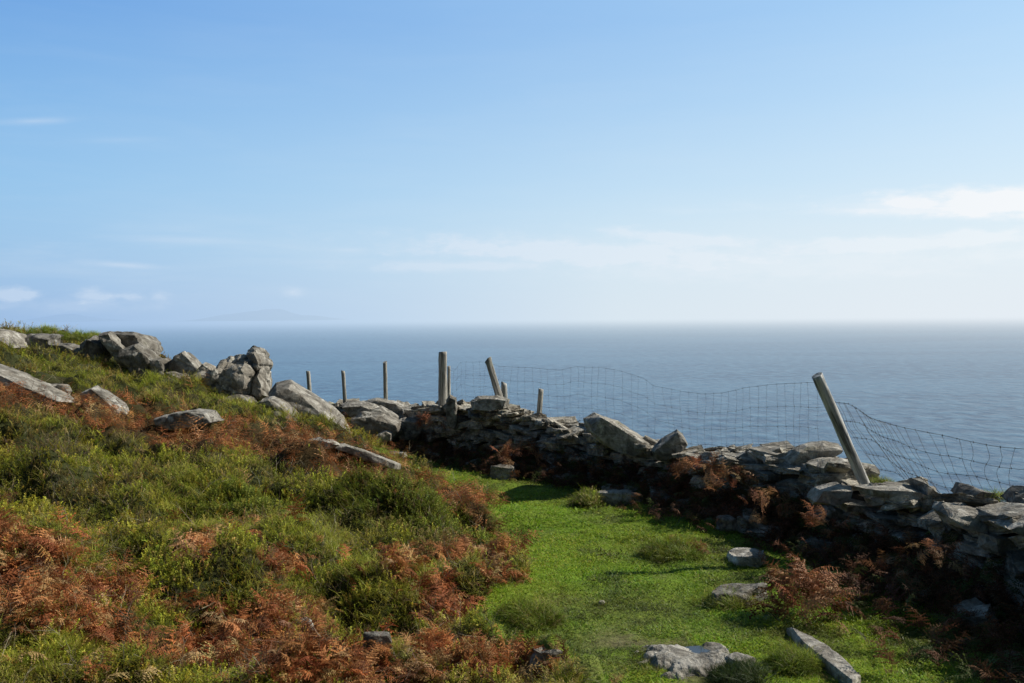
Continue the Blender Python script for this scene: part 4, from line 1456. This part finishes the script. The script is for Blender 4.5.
def frond(seed, L=.4, pairs=11, nseg=4, lod=1):
    """dead bracken frond: rachis with curled, toothed pinnae"""
    r = np.random.default_rng(seed)
    Vs, Ts, Ss = [], [], []
    arch = r.uniform(.5, 1.5)
    K = 8
    tt = np.linspace(0, 1, K)
    ang = 1.25 - arch * tt ** 1.3 * 1.5
    px = np.concatenate([[0], np.cumsum(np.cos(ang[:-1]) * L / (K - 1))])
    pz = np.concatenate([[0], np.cumsum(np.sin(ang[:-1]) * L / (K - 1))])
    sway = np.cumsum(r.normal(size=K) * .02) * L * 3
    R = np.stack([px, sway, pz], -1)
    w0 = .0032
    for k in range(K):
        ww = w0 * (1 - .75 * tt[k])
        Vs += [R[k] + [0, ww, 0], R[k] - [0, ww, 0]]
        Ss += [.85, .85]
    for k in range(K - 1):
        b = k * 2
        Ts += [(b, b + 1, b + 3), (b, b + 3, b + 2)]
    for k in range(pairs):
        t = .24 + .74 * k / (pairs - 1)
        c = np.array([np.interp(t, tt, R[:, q]) for q in range(3)])
        fwd = np.array([np.interp(min(t + .05, 1), tt, R[:, q]) for q in range(3)]) - c
        fwd /= np.linalg.norm(fwd) + 1e-9
        pl = L * .36 * (1 - ((t - .24) / .80) ** 1.4) ** .8 + .012
        for sg in (-1, 1):
            if r.random() < .10:
                continue
            l = pl * r.uniform(.65, 1.1)
            droop = r.uniform(-.1, .9)
            curl = r.uniform(-.6, 1.4)
            sd_ = np.array([0, sg, 0])
            d0 = sd_ * .86 + fwd * .5
            nrm = np.cross(fwd, sd_)
            nrm /= np.linalg.norm(nrm) + 1e-9
            prev = c
            m = nseg
            for q in range(m):
                a = (q + .5) / m
                d = d0 - np.array([0, 0, 1]) * (droop * .6 + curl * a * .8) + fwd * curl * a * .3
                d /= np.linalg.norm(d)
                nx = prev + d * l / m
                sp = np.cross(d, nrm)
                sp /= np.linalg.norm(sp) + 1e-9
                pw = l * .12 * (1 - a * .65)
                b = len(Vs)
                sh = r.uniform(.7, 1.15)
                if lod:
                    tw = np.cross(d, sp) * r.uniform(-.7, .7) * pw
                    Vs += [prev, nx, prev * .4 + nx * .6 + sp * pw + tw, prev * .4 + nx * .6 - sp * pw - tw]
                    Ts += [(b, b + 1, b + 2), (b, b + 1, b + 3)]
                    Ss += [sh * .9, sh * .9, sh * 1.2, sh * 1.2]
                else:
                    Vs += [prev, nx, prev * .5 + nx * .5 + sp * pw * 1.2]
                    Ts += [(b, b + 1, b + 2)]
                    Ss += [sh, sh, sh * 1.1]
                prev = nx
    return np.array(Vs), np.array(Ts), np.array(Ss)


def twig(seed, L=.2):
    r = np.random.default_rng(seed)
    Vs, Ts, Ss = [], [], []

    def br(p, d, l, w, dep):
        pts = [p]
        for k in range(4):
            d = d + r.normal(size=3) * .22
            d /= np.linalg.norm(d)
            pts.append(pts[-1] + d * l / 4)
        s_ = np.cross(d, [.3, .2, 1]); s_ /= np.linalg.norm(s_) + 1e-9
        b = len(Vs)
        for k, q in enumerate(pts):
            ww = w * (1 - .8 * k / 4)
            Vs.append(q + s_ * ww); Vs.append(q - s_ * ww)
            Ss.append(1.); Ss.append(.8)
        for k in range(4):
            a = b + k * 2
            Ts.append((a, a + 1, a + 3)); Ts.append((a, a + 3, a + 2))
        if dep:
            for k in (1, 2, 3):
                dd = d + r.normal(size=3) * .7
                dd[2] = abs(dd[2]) * .7
                br(pts[k], dd / np.linalg.norm(dd), l * .55, w * .6, dep - 1)
    br(np.zeros(3), np.array([r.normal() * .3, r.normal() * .3, 1.]), L, .0022, 1)
    return np.array(Vs), np.array(Ts), np.array(Ss)


TURF = [blade_tuft(k, 8, .017, .0026, .9, 2, .9, .024) for k in range(10)]
TUFT = [blade_tuft(50 + k, 9, .12, .0024, .55, 3, .75, .02) for k in range(10)]
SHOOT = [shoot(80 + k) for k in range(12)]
FRH = [frond(120 + k, .36, 15, 6, 1) for k in range(14)]
FRL = [frond(150 + k, .36, 9, 3, 0) for k in range(10)]
TWIG = [twig(180 + k) for k in range(8)]


def screen_points(n, umin=-160, umax=1180, Dmin=2.3, Dmax=19):
    """random ground points, evenly dense as seen from the path"""
    u = RNG.uniform(umin, umax, n)
    D = 1 / RNG.uniform(1 / Dmax, 1 / Dmin, n)
    D = np.where(RNG.random(n) < .5, D, np.exp(RNG.uniform(math.log(Dmin), math.log(Dmax), n)))
    x = (u - 512) / F * D
    return x, D


STONE_SPOTS = []
for o in COL.objects:
    if o.type == 'MESH' and (o.name.split('.')[0] in ('path_stone',) or o.get('group') == BS):
        bb = [o.matrix_basis @ Vector(c) for c in o.bound_box]
        xs = [b.x for b in bb]; ys = [b.y for b in bb]
        if max(xs) - min(xs) > .6 and o.name.startswith('path_stone'):
            STONE_SPOTS.append(((min(xs) + max(xs)) / 2, (min(ys) + max(ys)) / 2, .24, .17))
            continue
        STONE_SPOTS.append(((min(xs) + max(xs)) / 2, (min(ys) + max(ys)) / 2, (max(xs) - min(xs)) / 2, (max(ys) - min(ys)) / 2))


def off_stones(x, y, k=.86):
    m = np.ones(len(x), bool)
    k = k * (.68 + .62 * n2(x, y, 9, 2, 71.))
    for cx, cy, rx, ry in STONE_SPOTS:
        m &= (((x - cx) / (rx * k)) ** 2 + ((y - cy) / (ry * k)) ** 2) > 1
    return m


def colmix(n, cols, weights, var=.18):
    cols = np.array(cols)
    idx = RNG.choice(len(cols), n, p=np.array(weights) / sum(weights))
    c = cols[idx] * (1 + RNG.normal(size=(n, 1)) * var)
    c = c * (1 + RNG.normal(size=(n, 3)) * .06)
    return np.clip(c, .004, .9)


def finish(name, arrs, mat, label, cat, kind='stuff', origin=None, group=None):
    V, T, Cc = arrs if isinstance(arrs, tuple) else merge([a for a in arrs if len(a[0])])
    ob = mesh_tri(name, V, T, Cc, mat, origin=origin)
    tag(ob, label, cat, group, kind)
    return ob


# ---- short turf on the path
def turf():
    x, y = screen_points(380000)
    z = H(x, y)
    u, v = proj(x, y, z)
    bk = bankness(x, y, z)
    ws = wall_side(x, y)
    mud = ell(u, v, MUD)
    keep = (bk < .75) & (ws > .02) & (RNG.random(len(x)) > np.clip(mud * 1.25, 0, .97) * sstep(.32, .5, n2(x, y, 5, 3, 21.))) & off_stones(x, y)
    keep &= edge_dist(x, y) < .6
    x, y, z, u, v, ws = [a[keep] for a in (x, y, z, u, v, ws)]
    n = len(x)
    nz = n2(x, y, 1.3, 3, 31.)
    n4 = n2(x, y, 6, 2, 32.)
    c = colmix(n, [(.26, .47, .018), (.36, .56, .030), (.46, .52, .06), (.15, .27, .015)], [5, 4, 2, 1.6])
    dry = np.clip(sstep(.50, .72, nz) * .6 + ell(u, v, [(600, 650, 70, 25), (670, 550, 60, 14), (640, 600, 50, 14), (560, 600, 30, 12), (800, 640, 30, 20), (560, 640, 40, 20)]) * .8, 0, .9)[:, None]
    c = c * (1 - dry * .75) + colmix(n, [(.30, .28, .10), (.22, .24, .06), (.20, .14, .06)], [3, 4, 1]) * dry * .75
    wd = sstep(.60, .70, n2(x, y, 3.2, 3, 33.))[:, None]
    c = c * (1 - wd * .75) + colmix(n, [(.12, .17, .03), (.16, .15, .05), (.07, .09, .02)], [3, 2, 2]) * wd * .75
    yl = sstep(.56, .68, n2(x, y, .8, 2, 35.))[:, None]
    c = c * (1 + yl * np.array([.22, .06, .1]))
    S = (y / 5.5) ** .55 * (.45 + 1.1 * n4) * RNG.uniform(.7, 1.3, n)
    ring = []
    for cx, cy, rx, ry in STONE_SPOTS:
        k = int(90 + 500 * (rx + ry))
        a = RNG.uniform(0, 6.28, k)
        q = RNG.normal(size=k) * .07 + .98
        ring.append(np.stack([cx + np.cos(a) * rx * q, cy + np.sin(a) * ry * q], -1))
    ring = np.concatenate(ring)
    rz = H(ring[:, 0], ring[:, 1])
    k = len(ring)
    edge = scatter(TUFT, np.column_stack([ring, rz - .006]), RNG.uniform(0, 6.28, k), RNG.normal(size=k) * .35, RNG.normal(size=k) * .35, RNG.uniform(.15, .42, k),
                   colmix(k, [(.22, .32, .03), (.34, .38, .06), (.40, .32, .12), (.14, .18, .03)], [4, 3, 2, 2]))
    return finish('short_grass', merge([edge, scatter(TURF, np.stack([x, y, z], -1), RNG.uniform(0, 6.28, n), RNG.normal(size=n) * .15, RNG.normal(size=n) * .15, S, c)]), GRS,
                  'short bright green turf covering the path between bank and wall', 'grass')


turf()


# ---- green growth of the bank
def bank_green():
    x, y = screen_points(270000)
    z = H(x, y)
    u, v = proj(x, y, z)
    bk = bankness(x, y, z)
    ed = edge_dist(x, y)
    keep = (bk > .4) & (ed < 3.0) & off_stones(x, y, .8)
    br = ell(u, v, BRACK)
    gr = ell(u, v, GRASSY)
    keep &= RNG.random(len(x)) > sstep(.12, .5, br) * np.interp(v, [500, 580], [.97, .82])
    x, y, z, u, v, br, gr = [a[keep] for a in (x, y, z, u, v, br, gr)]
    n = len(x)
    pn = n2(x, y, 1.6, 3, 41.)
    pn2 = n2(x, y, 4.5, 2, 42.)
    isgrass = RNG.random(n) < np.clip(.22 + gr * .6 + (pn - .5) * 2.0, .05, .92)
    # clumpy mounds: shoots lift off the ground
    lift = np.clip(pn2 - .38, 0, 1) * .34 * (y / 6) ** .3
    outs = []
    s = ~isgrass
    m = s.sum()
    c = colmix(m, [(.22, .26, .022), (.34, .36, .032), (.50, .48, .06), (.50, .36, .10)], [3, 5, 4, 1.0], .22)
    pa = sstep(.44, .60, n2(x[s], y[s], 1.15, 3, 45.))[:, None]
    pb = sstep(.54, .64, n2(x[s], y[s], 2.1, 3, 46.))[:, None]
    c = c * (1 - pa) + pa * c * np.array([1.3, 1.15, 1.2])
    c = c * (1 - .7 * pb) + .7 * pb * colmix(m, [(.30, .20, .09), (.20, .17, .06), (.46, .33, .17)], [3, 3, 1.5])
    dk = sstep(.62, .38, pn2[s])[:, None]  # low gaps between clumps darkened, their shade put into the colour
    c = np.clip(c * (1 - .66 * dk) * 1.32, 0, .8)
    au = (sstep(.50, .62, n2(x[s], y[s], 1.7, 3, 48.)) * np.interp(v[s], [380, 430, 520], [.75, .5, .25]))[:, None]
    c = c * (1 - au * .7) + au * .7 * colmix(m, [(.50, .34, .06), (.42, .30, .05), (.34, .17, .05)], [3, 3, 2])
    fl = RNG.random(m) < np.clip(sstep(.50, .66, n2(x[s], y[s], 2.3, 2, 44.)) * .16, 0, .2)
    c[fl] = colmix(fl.sum(), [(.55, .40, .02), (.42, .30, .03)], [2, 1])
    S = (y[s] / 6) ** .5 * RNG.uniform(.45, 1.0, m) * 1.0
    S[fl] *= .45
    lift = lift.copy()
    ii = np.where(s)[0][fl]
    z = z.copy()
    z[ii] += lift[ii] + .06
    lift[ii] = 0
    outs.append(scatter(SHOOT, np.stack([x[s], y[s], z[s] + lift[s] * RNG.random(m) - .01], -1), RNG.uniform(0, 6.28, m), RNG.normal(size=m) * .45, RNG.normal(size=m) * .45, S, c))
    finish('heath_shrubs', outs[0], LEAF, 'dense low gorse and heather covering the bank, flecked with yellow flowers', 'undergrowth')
    s = isgrass
    m = s.sum()
    c = colmix(m, [(.48, .50, .06), (.60, .56, .10), (.30, .35, .035)], [5, 3, 3])
    st = (RNG.random(m) < .06 + .5 * sstep(.55, .66, n2(x[s], y[s], 1.9, 3, 47.)))[:, None]
    c = np.where(st, colmix(m, [(.56, .44, .15), (.64, .50, .25), (.48, .34, .14)], [3, 2, 2]), c)
    c = np.clip(c * 1.12, 0, .8)
    S = (y[s] / 6) ** .5 * RNG.uniform(.4, .95, m) * 1.0
    finish('long_grass', scatter(TUFT, np.stack([x[s], y[s], z[s] + lift[s] * .5 * RNG.random(m) - .005], -1), RNG.uniform(0, 6.28, m), RNG.normal(size=m) * .2 + .0, RNG.normal(size=m) * .2, S, c), GRS,
           'long olive and straw coloured grass among the heath on the bank', 'grass')
    # dead woody stems and straws
    x, y = screen_points(9000)
    z = H(x, y)
    bk = bankness(x, y, z)
    k = (bk > .5) & (edge_dist(x, y) < 1)
    x, y, z = x[k], y[k], z[k]
    n = len(x)
    c = colmix(n, [(.30, .24, .17), (.20, .14, .09), (.40, .34, .24)], [3, 3, 1])
    finish('dead_stems', scatter(TWIG, np.stack([x, y, z], -1), RNG.uniform(0, 6.28, n), RNG.normal(size=n) * .6, RNG.normal(size=n) * .6, (y / 6) ** .4 * RNG.uniform(.5, 1.2, n), c), DEAD,
           'pale dead stems and twigs sticking out of the heath', 'twigs')


bank_green()


def bracken():
    x, y = screen_points(105000)
    z = H(x, y)
    u, v = proj(x, y, z)
    bk = bankness(x, y, z)
    br = ell(u, v, BRACK)
    pn = n2(x, y, 2.4, 3, 51.)
    p = sstep(.26, .62, br + (pn - .5) * .8) + .06 * (pn > .56)
    keep = (RNG.random(len(x)) < p * np.interp(v, [500, 580], [1.0, .75])) & (bk > .25) & (edge_dist(x, y) < 1) & off_stones(x, y, .7)
    x, y, z = x[keep], y[keep], z[keep]
    n = len(x)
    lo = y > 6.3
    outs = []
    cols = [(.42, .145, .048), (.52, .23, .08), (.27, .09, .032), (.58, .38, .17), (.14, .06, .025), (.44, .25, .10)]
    for sel, pro in ((~lo, FRH), (lo, FRL)):
        m = sel.sum()
        c = colmix(m, cols, [5, 4, 3, 2.0, 1.5, 2])
        S = (y[sel] / 6) ** .35 * RNG.uniform(.25, .65, m) * np.where(RNG.random(m) < .12, 1.35, 1.0)
        outs.append(scatter(pro, np.stack([x[sel], y[sel], z[sel] - .02], -1), RNG.uniform(0, 6.28, m), RNG.normal(size=m) * .4, RNG.normal(size=m) * .4, S, c))
    finish('dead_bracken', outs, DEAD, 'russet dead bracken spread in drifts over the bank', 'bracken')
    # bracken along the wall foot, its browns darkened to imitate wall shade
    n0 = 9500
    s = RNG.uniform(0, Lw, n0)
    P = [wall_pt(q) for q in s]
    x = np.array([p[0] for p in P]); y = np.array([p[1] for p in P])
    tx = np.array([p[2] for p in P]); ty = np.array([p[3] for p in P])
    sg = np.where(-ty > 0, 1, -1)
    nx, ny = -ty * sg, tx * sg
    off = -np.abs(RNG.normal(size=n0)) * np.interp(y, [5, 7.5], [.34, .22]) + .03
    x, y = x + nx * off, y + ny * off
    z = H(x, y)
    u, v = proj(x, y, z)
    dens = .35 + .65 * sstep(.42, .6, n2(x, y, 1.1, 2, 53.)) * np.interp(u, [400, 640, 720, 1024, 1100], [.35, .45, 1, 1, 1])
    k = RNG.random(n0) < dens
    x, y, z, off = x[k], y[k], z[k], off[k]
    n = len(x)
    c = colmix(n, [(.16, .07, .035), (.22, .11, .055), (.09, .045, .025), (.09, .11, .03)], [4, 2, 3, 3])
    zz = z + RNG.uniform(0, 1, n) * np.clip(np.interp(y, [5.2, 6.2], [.22, .32]) + off * 1.6, .02, .42) * (off > -.25) * np.interp(y, [5, 12], [1, .6])
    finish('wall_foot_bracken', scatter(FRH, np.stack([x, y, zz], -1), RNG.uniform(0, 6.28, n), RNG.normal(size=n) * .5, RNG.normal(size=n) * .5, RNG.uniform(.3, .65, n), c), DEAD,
           'brown bracken and brambles, coloured dark for shade, crowding the foot of the wall', 'bracken')


bracken()


# ---- single plants one can point to
def clump(name, label, cat, pos, rad, hgt, protos, n, cols, wts, mat, smin=.5, smax=1.0, var=.2, spread=.8, group=None, dome=True):
    a = RNG.uniform(0, 6.28, n)
    q = np.sqrt(RNG.random(n))
    x = pos[0] + np.cos(a) * q * rad
    y = pos[1] + np.sin(a) * q * rad
    g = H(x, y)
    lift = (np.sqrt(np.clip(1 - q * q, 0, 1)) * hgt * (RNG.random(n) ** .4 if dome else RNG.random(n) * .2)) * (.35 + 1.2 * n2(x, y, 7, 3, 61.))
    if dome and n > 300:
        kk = RNG.random(n) < np.clip(1.7 - 1.5 * q + (n2(x, y, 5, 3, 62.) - .5) * 4.0, 0, 1)
        x, y, g, lift, a, q = x[kk], y[kk], g[kk], lift[kk], a[kk], q[kk]
        n = len(x)
    c = colmix(n, cols, wts, var) * (.45 + .7 * np.clip(lift / (hgt + 1e-6), 0, 1))[:, None]
    tx = (y - pos[1]) / rad * -spread * 1.0
    ty = (x - pos[0]) / rad * spread
    arr = scatter(protos, np.stack([x, y, (g if pos[2] is None else pos[2]) + lift - .01], -1), RNG.uniform(0, 6.28, n), tx + RNG.normal(size=n) * .25, ty + RNG.normal(size=n) * .25, RNG.uniform(smin, smax, n), c)
    o = np.array([pos[0], pos[1], float(H(np.array([pos[0]]), np.array([pos[1]]))[0]) if pos[2] is None else pos[2]])
    return finish(name, arr, mat, label, cat, 'thing', o, group)


GREEN = [(.15, .19, .020), (.25, .29, .030), (.36, .38, .05)]
RED = [(.38, .15, .065), (.46, .23, .11), (.22, .085, .04), (.48, .29, .15)]
OLIVE = [(.30, .40, .035), (.42, .44, .06), (.20, .27, .025), (.54, .42, .17)]
p = at(410, 512, 7.2)
clump('gorse_bush', 'big rounded dark green bush on the bank edge above the path', 'bush', (p[0], p[1], None), .66, .10, SHOOT + TWIG[:2], 6500, GREEN + [(.20, .14, .06)], [4, 4, 2, 1.2], LEAF, .6, 1.15)
p = at(470, 560, 7.0)
clump('gorse_bush', 'small dark bush at the foot of the bank, rimmed with red bracken', 'bush', (p[0], p[1], None), .30, .12, SHOOT, 2000, GREEN, [4, 3, 1], LEAF, .6, 1.1)
p = at(250, 500, 6.8)
clump('gorse_bush', 'broad green gorse bush flecked yellow in the middle of the bank', 'bush', (p[0], p[1], None), .50, .09, SHOOT, 3600, GREEN + [(.5, .36, .03)], [3, 4, 3, .35], LEAF, .6, 1.1)
p = at(60, 462, 7.3)
clump('heather_bush', 'twiggy grey brown bush on the left of the bank', 'bush', (p[0], p[1], None), .34, .08, SHOOT + TWIG, 1500, [(.24, .18, .10), (.13, .15, .03), (.36, .27, .17)], [3, 3, 1], LEAF, .6, 1.0)
p = ground_hit(590, 504)
clump('grass_tussock', 'round yellow green tussock at the edge of the wall shadow', 'tussock', (p[0], p[1], None), .19, .09, TUFT + SHOOT, 620, OLIVE, [2, 3, 2, 2.5], GRS, .5, 1.0)
p = ground_hit(672, 556)
clump('grass_tussock', 'wide low tussock with a brown fern sprig in the middle of the turf', 'tussock', (p[0], p[1], None), .24, .09, TUFT, 850, OLIVE, [5, 3, 3, .8], GRS, .4, .8)
p = ground_hit(530, 620)
clump('grass_tussock', 'straw tinged tussock between the bank and the open turf', 'tussock', (p[0], p[1], None), .17, .07, TUFT, 480, OLIVE, [4, 3, 3, 1.5], GRS, .4, .8)
p = ground_hit(715, 604)
clump('grass_tussock', 'green tussock wrapped around the mossy rock', 'tussock', (p[0] + .05, p[1] - .02, None), .19, .06, TUFT, 420, OLIVE, [4, 3, 3, .5], GRS, .4, .7)
p = ground_hit(745, 684)
clump('grass_tussock', 'dark green tussock below the small flat path stone', 'tussock', (p[0], p[1], None), .15, .07, TUFT, 420, [(.06, .10, .02), (.10, .13, .03)], [1, 1], GRS, .4, .7)
p = ground_hit(808, 668)
clump('grass_tussock', 'tussock growing against the long pale stone', 'tussock', (p[0] - .07, p[1], None), .12, .06, TUFT, 260, OLIVE, [4, 3, 3, .5], GRS, .4, .7)

FG = 'single fern clumps'
p = ground_hit(796, 622)
clump('fern_clump', 'open russet fern standing alone between the turf and the wall shadow', 'fern', (p[0], p[1], None), .15, .20, FRH, 48, RED, [4, 4, 2, 2], DEAD, .4, .85, .2, .5, FG)
p = ground_hit(690, 552)
clump('fern_clump', 'tiny upright brown fern sprig on the wide low tussock', 'fern', (p[0] - .05, p[1], None), .05, .06, FRH, 8, RED, [4, 4, 2, 2], DEAD, .35, .6, .2, .4, FG)


def wall_fern(u, v, D, label, n=38, s0=.35, s1=.7, rad=.16, h=.12):
    q = at(u, v, D)
    n = int(n * .6)
    s0, s1 = s0 * .8, s1 * .85
    clump('fern_clump', label, 'fern', (q[0], q[1], q[2]), rad, h, FRH, n, RED, [4, 4, 2, 1.5], DEAD, s0, s1, .2, .8, FG)


wall_fern(516, 462, 10.4, 'red fern tumbling from the wall above the lichened boulder', 70, .5, .9, .22, .16)
wall_fern(700, 478, 7.9, 'red fern high on the wall face right of the dark propped block', 46, .4, .8, .18, .1)
wall_fern(733, 492, 7.4, 'dull red fern on the wall face under the smooth pale stone', 44, .4, .8, .2, .1)
wall_fern(768, 512, 6.9, 'brown fern spray hanging lower down the shaded wall face', 36, .4, .7, .16, .1)
wall_fern(818, 528, 6.05, 'sunlit red fern spray below the pale split slab', 30, .3, .6, .15, .06)
wall_fern(900, 575, 5.2, 'brown fern spray leaning out of the shadow below the thin slab', 24, .3, .55, .13, .08)
wall_fern(930, 560, 5.05, 'reddish fern spray under the pale sloping slab', 28, .3, .55, .13, .08)
wall_fern(440, 428, 11.9, 'dark red fern on the wall below the thick upright post', 36, .4, .8, .25, .1)
p = at(880, 484, 6.5)
clump('grass_tussock', 'small bright tuft on the wall top just right of the leaning post', 'tussock', (p[0], p[1], p[2]), .09, .03, TUFT, 90, OLIVE, [4, 4, 1, .5], GRS, .35, .6)
p = at(1000, 500, 5.6)
clump('grass_tussock', 'bright grass tuft on the wall top beside the dark mossy rock', 'tussock', (p[0], p[1], p[2]), .14, .03, TUFT, 160, OLIVE, [4, 4, 1, .5], GRS, .35, .6)
p = at(40, 338, 13.6)
clump('grass_tussock', 'domed grass tuft topping the dark wedge-shaped boulder', 'tussock', (p[0], p[1], p[2]), .40, .14, TUFT, 700, OLIVE, [4, 4, 2, 1], GRS, .5, 1.0)
p = at(80, 342, 13.5)
clump('grass_tussock', 'grass tuft between the wedge-shaped boulder and the curved slabs', 'tussock', (p[0], p[1], p[2]), .40, .14, TUFT, 700, OLIVE, [4, 4, 2, 1], GRS, .5, 1.0)

SC.view_settings.view_transform = 'Standard'
SC.view_settings.look = 'None'
SC.view_settings.exposure = 0
SC.render.engine = 'CYCLES'
SC.cycles.max_bounces = 6
SC.cycles.transparent_max_bounces = 6
SC.cycles.use_denoising = True
